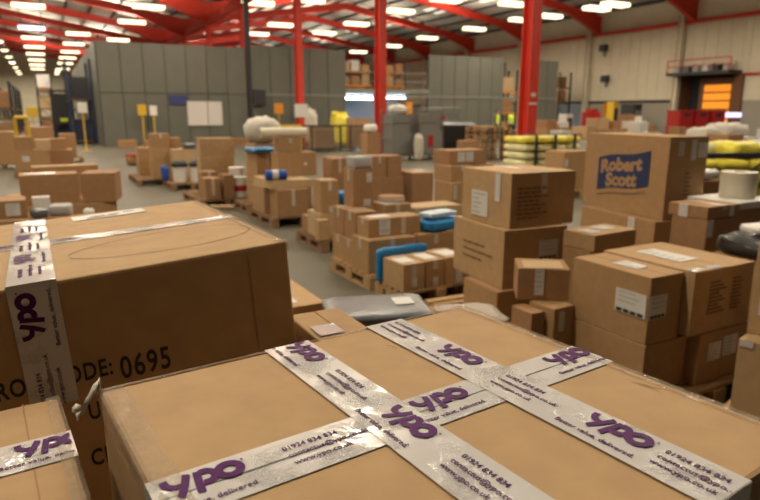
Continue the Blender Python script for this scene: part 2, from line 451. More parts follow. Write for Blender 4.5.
for (x0, sgn) in ((VX+4.2, 1), (VX+9.2, 1), (VX+20.5, -1), (VX-4.3, -1), (VX-9.8, -1), (VX-19.5, 1)):   # translucent sheets
    for j in range(len(FY)-1):
        y = (FY[j]+FY[j+1])/2+(.9 if j % 2 else -.6)
        x1 = x0+1.55; za, zb = roof_z(x0)-.006, roof_z(x1)-.006
        bm = bmesh.new(); prism(bm, [(x0, za), (x1, zb), (x1, zb-.01), (x0, za-.01)], y-.9, y+.9, 'y')
        k += 1; struct('window_%d' % k, bm, 'rooflight')
def rafter(x0, x1, y):
    """half a portal frame, from the column at x0 up to the ridge at x1"""
    s = 1 if x1 > x0 else -1
    L = abs(x1-x0); bz = lambda d: EAVE+SLOPE*d
    bot = [(0, 7.8), (.25, 7.8), (3.7, bz(3.7)), (L, bz(L))]
    bm = bmesh.new()
    pts = [(x0+s*d, z) for d, z in bot]+[(x1, bz(L)+.5), (x0, bz(0)+.5)]
    prism(bm, pts, y-.05, y+.05, 'y')
    for (d0, z0), (d1, z1) in zip(bot, bot[1:]):
        prism(bm, [(x0+s*d0, z0), (x0+s*d1, z1), (x0+s*d1, z1-.05), (x0+s*d0, z0-.05)], y-.16, y+.16, 'y')
    prism(bm, [(x0, bz(0)+.5), (x1, bz(L)+.5), (x1, bz(L)+.54), (x0, bz(0)+.54)], y-.16, y+.16, 'y')
    return bm
n = 0
for y in FY:
    for a, b in ((VX, VX+HALF), (WX, VX+HALF), (VX, VX-HALF), (LX, VX-HALF)):
        n += 1
        struct('trim_%d' % (200+n), rafter(a, b, y), 'red')
def icol(x, y, h, m, name, wd=.36, label=None, cat='column'):
    bm = bmesh.new(); t = .03
    bx(bm, x-.02, x+.02, y-wd/2, y+wd/2, 0, h)
    bx(bm, x-wd/2, x+wd/2, y-wd/2-t, y-wd/2, 0, h); bx(bm, x-wd/2, x+wd/2, y+wd/2, y+wd/2+t, 0, h)
    bx(bm, x-wd/2-.06, x+wd/2+.06, y-wd/2-.08, y+wd/2+.08, 0, .03)
    return struct(name, bm, m, label, cat)
CN = ['red steel column nearest, right of the boxes tower', 'red steel column behind the grey roll cages', 'red steel column farthest, with a white notice']
for i, y in enumerate(FY):
    if y > 10:
        c = icol(VX, {2: 12.15, 3: 20.0, 4: 28.1}.get(i, y), 8.3, 'red', 'steel_column', .30, CN[i-2] if i-2 < 3 else None)
        if i-2 >= 3:
            c['label'] = 'red steel valley column standing behind the grey partition'; c['category'] = 'column'; c['group'] = 'valley columns behind the partition'
for y in FY:
    icol(WX-.25, y+.85, 8.3, 'cream', 'trim_%d' % (400+int(y)), .34)
bm = bmesh.new()                                               # valley beam along the columns
bx(bm, VX-.03, VX+.03, YB, YF, 7.75, 8.2); bx(bm, VX-.17, VX+.17, YB, YF, 7.7, 7.75)
struct('trim_500', bm, 'red', 'red valley beam running along the columns', 'beam')
bm = bmesh.new(); bx(bm, WX-.22, WX-.02, YB, YF, 7.6, 7.85); struct('trim_501', bm, 'red', 'red rail along the top of the right wall', 'rail')
bm = bmesh.new(); bx(bm, WX-.12, WX-.01, YB, 25.2, 3.95, 4.12); struct('trim_502', bm, 'redp', 'red rail low on the right wall', 'rail')
bm = bmesh.new(); bx(bm, WX-.1, WX-.01, 29.4, YF, 2.36, 2.52); struct('trim_503', bm, 'dark', 'grey rail along the foot of the right wall cladding', 'rail')
def clad(name, x, y0, y1, z0, z1, m):
    bm = bmesh.new(); bx(bm, x, x+.2, y0, y1, z0, z1)
    y = y0
    while y < y1-.3:                                           # ribs of the cladding
        bx(bm, x-.03, x, y, min(y+.12, y1), z0, z1); y += .9
    return struct(name, bm, m, None)
clad('wall_right', WX, YB, 25.1, 2.4, 11, 'cream'); clad('wall_right_beyond', WX, 29.5, YF, 2.4, 11, 'cream'); clad('wall_right_above_door', WX, 25.1, 29.5, 4.15, 11, 'cream')
bm = bmesh.new(); bx(bm, WX, WX+.2, YB, 25.1, 0, 2.4); bx(bm, WX, WX+.2, 29.5, YF, 0, 2.4); struct('wall_right_base', bm, 'creamlo')
bm = bmesh.new(); bx(bm, LX-.2, LX, YB, YF, 0, 10); struct('wall_left', bm, 'cream')
bm = bmesh.new(); bx(bm, LX-.3, WX+.3, YF, YF+.2, 0, 13)
z = .5
while z < 8:
    bx(bm, LX, WX, YF-.06, YF, z, z+.5); z += 1.5
struct('wall_far', bm, 'cream')
# recessed loading door with the orange shutter
bm = bmesh.new(); bx(bm, WX+.01, WX+1.2, 25.1, 25.3, 0, 4.15); bx(bm, WX+.01, WX+1.2, 29.3, 29.5, 0, 4.15); bx(bm, WX+.01, WX+1.2, 25.1, 29.5, 4.15, 4.3)
struct('wall_recess', bm, 'brown')
bm = bmesh.new(); bx(bm, WX+1.1, WX+1.25, 25.3, 29.3, 0, 4.15); struct('wall_recess_back', bm, 'dark')
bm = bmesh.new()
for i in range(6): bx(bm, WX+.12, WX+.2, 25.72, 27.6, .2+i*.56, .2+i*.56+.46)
d1 = struct('door_1', bm, 'shutter', 'orange roller shutter with painted glow in the right wall recess', 'door')
bm = bmesh.new(); bx(bm, WX+.12, WX+.26, 27.6, 27.95, 0, 3.9); bx(bm, WX+.12, WX+.26, 25.3, 27.75, 3.55, 3.9); obj('door_frame', bm, 'brown', d1)
bm = bmesh.new(); bx(bm, WX+.2, WX+.24, 25.5, 27.7, 0, 3.6); obj('door_backing', bm, 'brown', d1)
bm = bmesh.new(); bx(bm, WX-.2, WX+.0, 24.75, 25.35, 0, 4.1); struct('trim_504', bm, 'brown', 'brown steel post beside the loading door', 'post')
bm = bmesh.new(); bx(bm, WX-1.4, WX+0, 25.0, 29.6, 4.1, 4.3); struct('trim_505', bm, 'dark', 'dark steel platform above the loading door', 'platform')
bm = bmesh.new()
for i in range(7): bx(bm, WX-.05, WX+.0, 38.5, 41.2, .1+i*.33, .1+i*.33+.3)
struct('door_2', bm, 'glass', 'blue grey roller door low in the right wall', 'door')

# grey partition wall, shop opening with mezzanine
def partition(name, x0, x1, y, h=5.05, ret=None):
    bm = bmesh.new(); n = max(1, round((x1-x0)/1.03)); g = .022
    for i in range(n):
        a = x0+(x1-x0)*i/n; b = x0+(x1-x0)*(i+1)/n
        bx(bm, a+g, b-g, y-.06, y+.06, 0, 2.53); bx(bm, a+g, b-g, y-.06, y+.06, 2.58, h)
    o = struct(name, bm, 'panel', None)
    b2 = bmesh.new(); bx(b2, x0, x1, y-.03, y+.03, 0, h-.02); obj('panel_joint', b2, 'joint', o)
    if ret:
        b3 = bmesh.new(); bx(b3, x0-.06, x0+.06, y+.06, y+ret, 0, h); obj('return_panel', b3, 'panel', o)
    return o
PY = 32.6
partition('wall_partition', 2.43, 9.55, PY, h=4.9, ret=26); partition('wall_partition_middle', 9.75, 15.33, PY); partition('wall_partition_right', 20.9, 26.75, PY); partition('wall_partition_end', 28.6, 31.5, PY)
bm = bmesh.new(); bx(bm, 15.3, 20.93, PY-.1, PY+9, 2.74, 2.98); struct('trim_510', bm, 'grey', 'edge of the mezzanine floor in the partition opening', 'floor edge')
bm = bmesh.new(); bx(bm, 9.8, 31.5, PY-.1, PY-.06, 2.5, 2.62); struct('trim_511', bm, 'grey')
bm = bmesh.new(); bx(bm, 12.3, 24, PY+9, PY+9.2, 0, 2.74); struct('wall_shop_back', bm, 'glass', 'bluish back wall of the lit workshop', 'wall')
bm = bmesh.new(); bx(bm, 26.75, 28.6, PY+2, PY+2.2, 0, 5); struct('wall_gap', bm, 'dark')
bm = bmesh.new(); tube(bm, [(15.4, PY, 3.9), (20.8, PY, 3.9)], .03); tube(bm, [(15.4, PY, 3.4), (20.8, PY, 3.4)], .03); struct('trim_512', bm, 'grey', 'handrail of the mezzanine', 'handrail')
icol(9.0, 30.2, 9., 'dark', 'dark_steel_post', .2, 'thin dark steel post in front of the partition joint', 'post')
# lit tubes in the workshop below the mezzanine
def shoptube(x, y, lab):
    bm = bmesh.new(); bx(bm, x-1., x+1., y-.12, y+.12, 2.67, 2.73); o = obj('hanging_light', bm, 'grey'); tag(o, lab, 'light', 'workshop ceiling lights')
    bm = bmesh.new(); bx(bm, x-.97, x+.97, y-.1, y+.1, 2.48, 2.67); obj('fluorescent_tube', bm, 'tube', o)
shoptube(16.8, 34, 'blue white tube light under the mezzanine, left of the middle red column'); shoptube(19.1, 34, 'blue white tube light under the mezzanine, right of the middle red column'); shoptube(18.9, 38, 'blue white tube light deep inside the workshop')

# ------------------------------------------------------------------ lamps
def make_lamp():
    o = empty('ceiling_lamp', (0, 0, 0))
    b = bmesh.new(); bx(b, -.9, .9, -.34, .34, .16, .24); obj('housing', b, 'grey', o)
    b = bmesh.new(); bx(b, -.88, .88, -.32, .32, -.04, .16); obj('diffuser', b, 'lampglow', o)
    for x in (-.7, .7):
        b = bmesh.new(); cyl(b, (x, 0, .24), (x, 0, 1.0), .012, n=6); obj('hanger', b, 'dark', o)
    return o
lamp0 = make_lamp(); used = [False]
def lamp(x, y, label, group, z=7.75):
    o = lamp0 if not used[0] else copy_tree(lamp0); used[0] = True
    o.location = (x, y, z); return tag(o, label, 'ceiling lamp', group)
VIS = {'long warm strip lamps of the left roof, left row': [(-.15, y) for y in (43.8, 62.1, 70.5, 78.8, 87.7, 96.8, 105.8)],
       'long warm strip lamps of the left roof, second row': [(3.1, y) for y in (57.2, 65.7, 74.4, 82.7, 92, 103.8)],
       'long warm strip lamps left of the valley beam': [(6.2, 40.8), (6.1, 48.0), (6.4, 60.3)],
       'warm strip lamps seen right of the dark post': [(11.6, 36.4), (15.8, 44.5), (15.9, 50.4), (13.8, 34.1)],
       'warm strip lamps in the middle of the right roof': [(20.4, 41.4), (20.4, 47.2), (20.3, 35.0), (20.6, 30.4), (24.8, 29.6)],
       'warm strip lamps nearest the right wall': [(29.8, 60.1), (30.4, 28.5), (30.2, 26.9), (29.5, 34.3), (29.5, 39.6), (29.5, 46.2), (30.0, 53.2), (30.0, 32.1)]}
for g, pts in VIS.items():
    for p in pts:
        lamp(*p, 'warm strip lamp among the '+{'left row': 'leftmost row of long lamps under the left roof', 'second row': 'second row of long lamps under the left roof'}.get(g.split(', ')[-1], g.split('warm strip ', 1)[-1]), g)
o = copy_tree(lamp0); o.location = (-.15, 54.9, 7.75); tag(o, 'cool bluish strip lamp in the leftmost row under the left roof', 'ceiling lamp')
for ch in o.children:
    if ch.name.startswith('diffuser'):
        ch.data = ch.data.copy(); ch.data.materials[0] = M['lampcool']
bm = bmesh.new(); lathe(bm, [(.06, .6), (.1, .55), (.28, .25), (.36, 0)], 16)
hb0 = obj('hanging_lamp', bm, 'grey'); b = bmesh.new(); lathe(b, [(.2, -.16), (.34, -.06), (.34, .04)], 16); obj('lamp_lens', b, 'lampglow', hb0)
bays = [(-2.75, y) for y in (63.4, 71.8, 80.2, 89.1, 98.3, 107, 114)]
for i, (x, y) in enumerate(bays+[(2.4, 99), (2.4, 103), (2.4, 107.5), (2.4, 112)]):
    c = hb0 if i == 0 else copy_tree(hb0); c.location = (x, y, 7.55)
    c2 = [q for q in c.children]
    tag(c, 'small round lamp in the long row over the rack aisle, far left' if i < 7 else 'small round lamp in the short far row over the racks', 'ceiling lamp', 'round lamps over the rack aisle' if i < 7 else 'round lamps of the far row')
# lamps above and behind the photographer: the same fitting, in the same rows; added fill lights follow
def area(x, y, e, z=7.68, sx=1.6, sy=.54, col=(1, .86, .66)):
    l = bpy.data.lights.new('lamp_or_fill_light', 'AREA'); l.shape = 'RECTANGLE'; l.size = sx; l.size_y = sy; l.energy = e; l.color = col
    o = bpy.data.objects.new('lamp_or_fill_light', l); C.objects.link(o); o.location = (x, y, z); return o
LE = 175.
for x in (-6.5, -.15, 6.2, 15.8, 20.4, 29.8):
    for y in (3.5, 11.5, 20.2, 28.6 if x < 15 else 23.5):
        lamp(x, y, 'warm strip lamp hanging high above the pallets of boxes, above the picture', 'strip lamps high above the packing floor')
        area(x, y, LE)
for x, y in ((-.15, 43.8), (6.2, 40.8), (3.1, 57.2), (15.8, 44.5), (20.4, 41.4), (29.5, 34.3), (29.5, 46.2), (-.15, 70.5), (3.1, 82.7), (24.8, 29.6), (-.15, 96.8), (-8, 40), (-8, 60), (-8, 80), (-2.5, 50), (-2.5, 62), (2.5, 75), (-2.5, 88), (2.5, 100), (-4, 110), (.8, 34), (-.1, 54.9)):
    area(x, y, LE*1.2)  # hung lamps, plus added fill for the far left where none hangs
for y in (22, 31, 40, 50): area(34, y, LE*.55)  # added fill brightening the right wall, no fittings here
area(0, 109, LE*4)  # added fill for the far wall, without a fitting
area(18, 35.5, 330, z=2.45, sx=3, sy=.3, col=(.75, .88, 1))

def roof_fill(x, y, e):  # upward fill added to brighten the roof, not part of any fitting
    o = area(x, y, e, z=8.02, col=(1, .88, .70)); o.rotation_euler.x = math.pi; o.name = 'roof_fill_light'
for x in (-10, -.15, 6.2, 15.8, 22, 30):
    for y in (18, 30, 42, 55, 72, 92): roof_fill(x, y, 320.)
w = bpy.data.worlds.new('world'); sc.world = w; w.use_nodes = True
w.node_tree.nodes['Background'].inputs[0].default_value = (1, .90, .76, 1)
w.node_tree.nodes['Background'].inputs[1].default_value = .012

# ------------------------------------------------------------------ camera
cam = bpy.data.cameras.new('camera'); co = bpy.data.objects.new('camera', cam); C.objects.link(co)
co.location = (0, 0, 1.65); co.rotation_euler = (R(90-12.788), 0, R(-28.321))
cam.sensor_width = 22.2; cam.lens = 608/760*22.2; cam.clip_end = 400; cam.clip_start = .05
cam.dof.use_dof = True; cam.dof.focus_distance = .86; cam.dof.aperture_fstop = 3.6; cam.dof.aperture_blades = 0
sc.camera = co
sc.view_settings.view_transform = 'Standard'; sc.view_settings.look = 'None'; sc.view_settings.gamma = 1; sc.view_settings.use_curve_mapping = False
sc.view_settings.exposure = .54

# ================================================================== NEAR BOXES
a6 = R(6.)
u = Vector((math.cos(a6), math.sin(a6), 0)); vv = Vector((-math.sin(a6), math.cos(a6), 0)); Z = Vector((0, 0, 1))
def mtx(o, xd, yd, zd): return Matrix(((xd[0], yd[0], zd[0], o[0]), (xd[1], yd[1], zd[1], o[1]), (xd[2], yd[2], zd[2], o[2]), (0, 0, 0, 1)))
MW, ML, MH = .635, .578, .575; TW = .0745
main = near_box('large taped cardboard box in front with two long and one crossing printed tapes', mtx((.0864, .2482, 1.293-MH), u, vv, Z), MW, ML, MH)
bm = bmesh.new(); bx(bm, 0, MW, ML/2-.0012, ML/2+.0012, MH-.001, MH+.0004); obj('flap_seam', bm, 'seam', main)
T_across = frame((0, ML/2+.004, MH+.0016), (1, 0, 0), (0, 1, 0))
t = wavy_tape(main, T_across, -.003, MW+.003, TW, 1)
tape_print(t, T_across, TW, [('logo', .045, 0), ('contact', .175, 0), ('logo', .349, 0), ('logo', .595, 0)], 0, MW+.001)
bm = bmesh.new(); bx(bm, .0, MW, -.0008, .0008, .0004, .0007); place(bm, T_across); obj('tape_crease', bm, 'film', t)
for tx, sd, pr in ((.2706, 2, [('logo', .035, 0), ('contact', .165, 0), ('logo', .295, 0), ('contact', .428, 0), ('logo', .55, 0)]), (.455, 3, [('contact', .05, 0), ('logo', .176, 0), ('contact', .312, 0), ('logo', .445, 0), ('contact', .545, 0)])):
    F = frame((tx, ML, MH+.0026), (0, -1, 0), (1, 0, 0))
    t = wavy_tape(main, F, -.003, ML+.003, TW, sd)
    tape_print(t, F, TW, pr, 0, ML+.001)
    for (yy, ax, sg) in ((-.0035, (0, 0, -1), 1), (ML+.0035, (0, 0, 1), -1)):       # the ends folded down the sides
        F2 = frame((tx, yy, MH+.002 if sg > 0 else MH-.12), ax, (1, 0, 0) if sg > 0 else (1, 0, 0))
        bm = bmesh.new(); bx(bm, 0, .12, -TW/2, TW/2, -.0004, .0004); place(bm, F2); obj('tape_end', bm, 'tape', main)
bm = bmesh.new(); bx(bm, -.0038, -.003, ML/2+.004-TW/2, ML/2+.004+TW/2, MH-.12, MH+.0016); obj('tape_end', bm, 'tape', main)
edge_film(main, ((0, 0, MH), (0, ML, MH), (-1, 0, 0), (0, 0, 1)), .03, 1)
edge_film(main, ((MW, 0, MH), (MW, ML, MH), (1, 0, 0), (0, 0, 1)), .018, 5)
edge_film(main, ((0, ML, MH), (MW, ML, MH), (0, 1, 0), (0, 0, 1)), .006, 9)
# scuffs on the top
for pts in ([(.262, .545), (.258, .53), (.256, .518), (.262, .507), (.268, .5)], [(.40, .497), (.408, .487), (.407, .476)], [(.60, .19), (.604, .175), (.602, .16)], [(.598, .2), (.607, .185), (.61, .165)]):
    bm = bmesh.new(); stroke(bm, pts, [.0008]+[.0016]*(len(pts)-2)+[.0006], 0, .0004)
    for v in bm.verts: v.co.z += MH+.0004
    obj('scuff', bm, 'brownink', main)
# torn end of the film hanging off the far left corner
bm = bmesh.new(); rows = []
for i in range(15):
    q = i/14; c = Vector((-.002-.036*q+.006*math.sin(q*9), ML-.004+.004*math.sin(q*11), MH+.003-.028*q+.012*math.sin(q*8)))
    wd = .010*(1-.45*q)+.003*math.sin(i*2.1); ang = i*.75
    dv = Vector((.3*math.sin(ang), math.cos(ang), math.sin(ang)))*wd
    rows.append((bm.verts.new(c+dv), bm.verts.new(c+Vector((.003*math.cos(i), 0, .003))), bm.verts.new(c-dv)))
for r0, r1 in zip(rows, rows[1:]):
    for k in range(2): bm.faces.new((r0[k], r0[k+1], r1[k+1], r1[k]))
o = obj('torn_film', bm, 'twine', main, smooth=True); s = o.modifiers.new('s', 'SOLIDIFY'); s.thickness = .0012

# the big box on the left, standing a little askew
def rot(yaw, roll, pit):
    return Matrix.Rotation(R(yaw), 3, 'Z') @ Matrix.Rotation(R(-roll), 3, 'Y') @ Matrix.Rotation(R(pit), 3, 'X')
RL = rot(1.31, 3.49, -.95); PL = Vector((.41194, 1.1674, 1.39136))
LW, LL, LH = .95, .79, .52
o0 = PL - RL @ Vector((LW, 0, LH))
left = near_box('large cardboard box on the left stencilled PROD CODE 0695 on its dark side', mtx(o0, RL.col[0], RL.col[1], RL.col[2]), LW, LL, LH, 'card', sag=.003)
bm = bmesh.new(); bx(bm, 0, LW, LL/2-.0015, LL/2+.0015, LH-.001, LH+.0004); obj('flap_seam', bm, 'seam', left)
F = frame((LW, LL/2, LH+.0016), (-1, 0, 0), (0, -1, 0))
t = wavy_tape(left, frame((0, LL/2, LH+.0016), (1, 0, 0), (0, 1, 0)), 0, LW, .06, 11); tape_print(t, frame((0, LL/2, LH+.0016), (1, 0, 0), (0, 1, 0)), .06, [('logo', .42, 0), ('contact', .56, 0)])
TX = LW-.463
F = frame((TX, 0, LH+.0026), (0, 1, 0), (-1, 0, 0))
t = wavy_tape(left, F, -.003, LL+.003, .076, 12); tape_print(t, F, .076, [('contact', .10, 0), ('logo', .225, 0), ('contact', .36, 0), ('logo', .49, 0), ('contact', .62, 0)], 0, LL)
F = frame((TX, -.005, LH+.002), (0, 0, 1), (-1, 0, 0))
t = wavy_tape(left, F, -.225, 0.003, .076, 13); tape_print(t, F, .076, [('logo', -.058, 0), ('contact', -.185, 0)], -.225, 0)
edge_film(left, ((LW, 0, LH), (LW, LL, LH), (1, 0, 0), (0, 0, 1)), .022, 15)
for txt, x, z in (('PROD CODE:', LW-.565, LH-.190), ('0695', LW-.350, LH-.205), ('UNITS 12', LW-.415, LH-.268), ('CHINA', LW-.425, LH-.36)):
    big = txt == '0695'
    b = text_bm(txt, .062 if big else .046, bold=.0009, xs=.68 if big else .68, depth=.0003, spacing=1.12)
    place(b, frame((x, -.0042, z), (1, 0, 0), (0, 0, 1))); obj('stencil_lettering', b, 'ink', left)
bm = bmesh.new(); bx(bm, LW-.086, LW-.084, -.0036, -.0030, .03, LH-.02); obj('crease', bm, 'cardB', left)
bm = bmesh.new(); pts = [(.192*math.cos(R(a)), .105*math.sin(R(a))*(1+.12*math.cos(R(a)))) for a in range(-174, 178, 6)]
stroke(bm, pts, .0024); place(bm, Matrix.Translation((LW-.205, .205, LH+.0006)) @ Matrix.Rotation(R(5), 4, 'Z')); obj('pen_loop', bm, 'ink', left)
bm = bmesh.new(); bx(bm, -.095, .095, -.04, .04, 0, .0008); place(bm, Matrix.Translation((LW-.265, .715, LH+.0012)) @ Matrix.Rotation(R(3), 4, 'Z')); lb = obj('address_label', bm, 'label', left)
bm = bmesh.new()
for x0, x1, y in ((-.05, -.01, .0), (.0, .03, .0), (.04, .07, .01), (-.06, .02, -.022)): bx(bm, x0, x1, y-.005, y+.005, .0008, .0012)
place(bm, Matrix.Translation((LW-.265, .715, LH+.0012)) @ Matrix.Rotation(R(3), 4, 'Z')); obj('label_lettering', bm, 'ink', lb)

# box at the bottom left corner
a5 = R(5.); u5 = Vector((math.cos(a5), math.sin(a5), 0)); v5 = Vector((-math.sin(a5), math.cos(a5), 0))
BW, BL, BH = .42, .32, .5
o1 = Vector((-.028, .977, 1.23-BH))-u5*BW-v5*BL
small = near_box('smaller taped cardboard box beside the front box, at the bottom left corner', mtx(o1, u5, v5, Z), BW, BL, BH, 'card')
F = frame((0, BL/2, BH+.0016), (1, 0, 0), (0, 1, 0))
t = wavy_tape(small, F, 0, BW+.003, TW, 21); tape_print(t, F, TW, [('contact', .25, 0), ('logo', .395, 0), ('logo', .12, 0)], 0, BW+.001)
bm = bmesh.new(); bx(bm, BW+.003, BW+.0038, BL/2-TW/2, BL/2+TW/2, BH-.1, BH+.0016); obj('tape_end', bm, 'tape', small)
bm = bmesh.new(); bx(bm, BW-.046, BW-.044, 0, BL/2-TW/2, BH-.001, BH+.0005); bx(bm, BW-.046, BW-.044, BL/2+TW/2, BL, BH-.001, BH+.0005); obj('fold_line', bm, 'cardB', small)
edge_film(small, ((BW, 0, BH), (BW, BL, BH), (1, 0, 0), (0, 0, 1)), .016, 25)

# what the near boxes stand on
pallet('wooden pallet under the near front boxes', .2, .6, 1.2, 1.0, 6, group='pallets under the near boxes')
c = carton('under_main', 'plain cardboard box carrying the large taped front box', .378, .566, .144, .62, .56, .571, 6, tone='card')
carton('under_small', 'plain cardboard box carrying the small corner box', -.225, .80, .144, .41, .31, .586, 5)
pallet('wooden pallet under the big stencilled box', -.05, 1.7, 1.2, .94, 1, group='pallets under the near boxes')
carton('under_left', 'plain cardboard box carrying the big stencilled box', -.05, 1.62, .144, .9, .72, .655, 1)
# the pair seen between the two big boxes
pallet('wooden pallet behind the front box, below the grey bags', 1.08, 1.72, .8, 1.0, 0, group='pallets under the near boxes')
carton('gap_box', 'pale cardboard box with silver tape in the gap behind the front box', .507, 1.09, .62, .125, .36, .575, 0, labels=(('top', .30, .62, .055, .06, None, 'tape'),))
carton('gap_under', 'plain cardboard box carrying the taped box in the gap', .52, .995, .144, .18, .19, .474, 0)
carton('low_box', 'lower cardboard box with a paper label behind the stencilled box', .79, 2.87, .144, .63, .52, .606, 0, labels=(('top', .62, .30, .24, .2, 'lines'),))
pallet('wooden pallet behind the stencilled box', .79, 2.87, .8, .8, 0, group='pallets under the near boxes')
carton('bag_base', 'cardboard box under the grey plastic bags', 1.1, 1.76, .144, .72, .52, .737, -16, tone='cardA')
lump('plastic_bag_pack', 'lower grey plastic mail bag lying under another, behind the front box', 'bag', 'film', .985, 1.79, .884, .38, .28, .05, -18, 4, e=.2, amp=.05, group='grey plastic bags', ez=.5)
g = lump('plastic_bag_pack', 'upper grey plastic mail bag with a white label, behind the front box', 'bag', 'film', .97, 1.82, .937, .37, .27, .05, -17, 5, e=.18, amp=.03, group='grey plastic bags', ez=.5)
slab(g, 'shipping_label', 'top', (.37, .27, .05), .76, .55, .07, .08, m='label', lift=.0015)
lump('plastic_bag_pack', 'crumpled beige plastic bag right of the grey bags', 'bag', 'beigefilm', 1.29, 1.70, .884, .24, .22, .06, -20, 8, e=.4, amp=.10)

# ================================================================== STACKS IN THE MIDDLE DISTANCE
K = carton
# tower right of the centre
K('C', 'bottom cardboard box of the three box tower, nearly hidden', 2.93, 3.44, .144, .46, .44, .263, -4, 'cardA', 'y')
K('B', 'middle box of the three box tower with printed lines on its side', 3.05, 3.58, .41, .55, .69, .43, -5, 'card',
  labels=(('front', .70, .62, .17, .14, 'black'),))
K('A', 'top box of the three box tower, taped, with a column of small print', 3.11, 3.57, .843, .59, .60, .39, -2, 'card', 'y', labels=(('side', .40, .36, .20, .19, 'lines'),), drop=.4)
slab(CARTONS['A'][0], 'side_tape', 'side', CARTONS['A'][1], .76, .72, .06, .2, 'tape', lift=.006)
for key, face, u0, v0, nn, ws in (('A', 'front', .10, .72, 8, (.2, .16, .22, .14)), ('B', 'side', .22, .62, 3, (.24, .34, .2))):
    o, dims = CARTONS[key]; F = face_frame(face, *dims, u0, v0, .0045); b = bmesh.new()
    for i in range(nn):
        x = 0
        for j in range(4):
            ln = ws[i % len(ws)]*(.22+.07*((i*3+j) % 3)); bx(b, x, x+ln, -i*(.03 if nn > 3 else .055)-.007, -i*(.03 if nn > 3 else .055)+.007, 0, .0006); x += ln+.012
    place(b, F); obj('side_print', b, 'brownink', o)
pallet('wooden pallet under the three box tower', 3.0, 3.64, .85, .8, -3, group='pallets of the right hand stacks')
K('E', 'narrow brown box low in front of the three box tower', 2.45, 2.66, .144, .10, .18, .35, 0, 'cardB')
K('F', 'box with a purple printed tape strip under the small turned box', 2.60, 2.62, .144, .17, .2, .372, 4, 'cardA', labels=(('front', .35, .78, .05, .12, 'lines', 'tape'),))
K('D', 'small turned box with a white tape strip, in front of the three box tower', 2.66, 2.79, .518, .31, .27, .2, -36, 'cardB', labels=(('front', .42, .60, .055, .17, 'lines', 'tape'), ('top', .5, .4, .24, .2, None, 'cardC', 'paper_sheet')))
pallet('wooden pallet under the small turned box', 2.46, 2.78, .44, .6, 0, group='pallets of the right hand stacks')
K('R5c', 'lower left box of the pair stack in front right', 2.87, 2.33, .144, .35, .63, .284, 0, 'cardA')
K('R5d', 'lower right box of the pair stack with two worn labels', 3.285, 2.25, .144, .44, .6, .303, 0, 'cardA', labels=(('front', .3, .62, .12, .11, 'lines'), ('front', .62, .66, .13, .12, 'lines')))
K('R5a', 'box with a white barcode label on its corner, on the front right stack', 2.83, 2.29, .43, .262, .54, .375, 0, 'cardA', labels=(('side', .79, .56, .2, .13, 'black'), ('front', .26, .56, .13, .13, 'black'), ('top', .5, .45, .11, .16, 'lines')))
K('R5b', 'wide box with taped top edge beside the barcode label box', 3.235, 2.27, .449, .53, .62, .365, 0, 'card', labels=(('top', .40, .55, .17, .3, 'lines'), ('top', .1, .06, .11, .06, None, 'tape', 'top_tape'), ('top', .38, .05, .11, .05, None, 'tape', 'top_tape')))
o, dims = CARTONS['R5b']; b = bmesh.new()
for i in range(9): bx(b, 0, .09+.03*(i % 3), -i*.022-.005, -i*.022+.005, 0, .0006); bx(b, .2, .28+.02*(i % 2), -i*.022-.005, -i*.022+.005, 0, .0006)
place(b, face_frame('front', *dims, .25, .8, .0045)); obj('side_print', b, 'brownink', o)
pallet('wooden pallet under the front right stack', 3.2, 2.28, .94, .8, 0, group='pallets of the right hand stacks')
K('G', 'open topped box at the right picture edge, below a taller one', 3.15, 1.52, .144, .5, .35, .43, 14, 'card', labels=(('side', .1, .96, .06, .03, None, 'tape'),))
K('G2', 'taller box at the right picture edge, standing on another box', 3.20, 1.57, .577, .40, .26, .46, 10, 'card', labels=(('side', .3, .35, .07, .12, 'lines'),))
pallet('wooden pallet at the right picture edge', 3.16, 1.53, .62, .5, 14, group='pallets of the right hand stacks')
# blue logo box
K('R2', 'box under the large box with the blue logo', 4.60, 3.70, .144, .40, .95, .622, -9, 'cardA', labels=(('side', .72, .92, .08, .1, 'lines'),))
rs = K('R1', 'large box with a blue flag shaped logo on its side', 4.71, 3.76, .769, .40, 1.07, .686, -10, 'cardA', labels=(('front', .3, .86, .06, .12, None, 'tape_far'), ('front', .62, .84, .05, .16, 'lines'), ('front', .85, .84, .09, .12, 'lines')))
dims = CARTONS['R1'][1]
F = face_frame('side', *dims, .20, .24, .0055)
bm = bmesh.new(); pts = []
L_, H_ = .66, .30
rise = lambda x: .10*x/L_+.011*math.sin(x/L_*math.pi*2)
nn = 20
prism(bm, [(i/nn*L_, rise(i/nn*L_)) for i in range(nn+1)]+[(i/nn*L_, H_+rise(i/nn*L_)) for i in range(nn, -1, -1)], 0, .0006); place(bm, F); flag = obj('logo_flag', bm, 'blueprint', rs)
for s_, x, y in (('Robert', .035, .155), ('Scott', .12, .02)):
    b = text_bm(s_, .160, bold=.0075, xs=1.16, depth=.0004)
    for v in b.verts: v.co.x += x; v.co.y += y+rise(v.co.x)
    place(b, F @ Matrix.Translation((0, 0, .0009))); obj('logo_lettering', b, 'cardA', flag)
bm = bmesh.new(); prism(bm, [(i/nn*L_*.95, -.055+rise(i/nn*L_)) for i in range(nn+1)]+[(i/nn*L_*.95, -.045+rise(i/nn*L_)) for i in range(nn, -1, -1)], 0, .0005); place(bm, F); obj('logo_underline', bm, 'brownink', flag)
o, dims = CARTONS['R1']; b = bmesh.new()
for i in range(6): bx(b, 0, .05+.02*(i % 2), -i*.035, -i*.035+.016, 0, .0006)
place(b, face_frame('front', *dims, .45, .55, .0045)); obj('side_print', b, 'brownink', o)
pallet('wooden pallet under the blue logo box', 4.62, 3.82, .74, 1.06, -9, group='pallets of the right hand stacks')
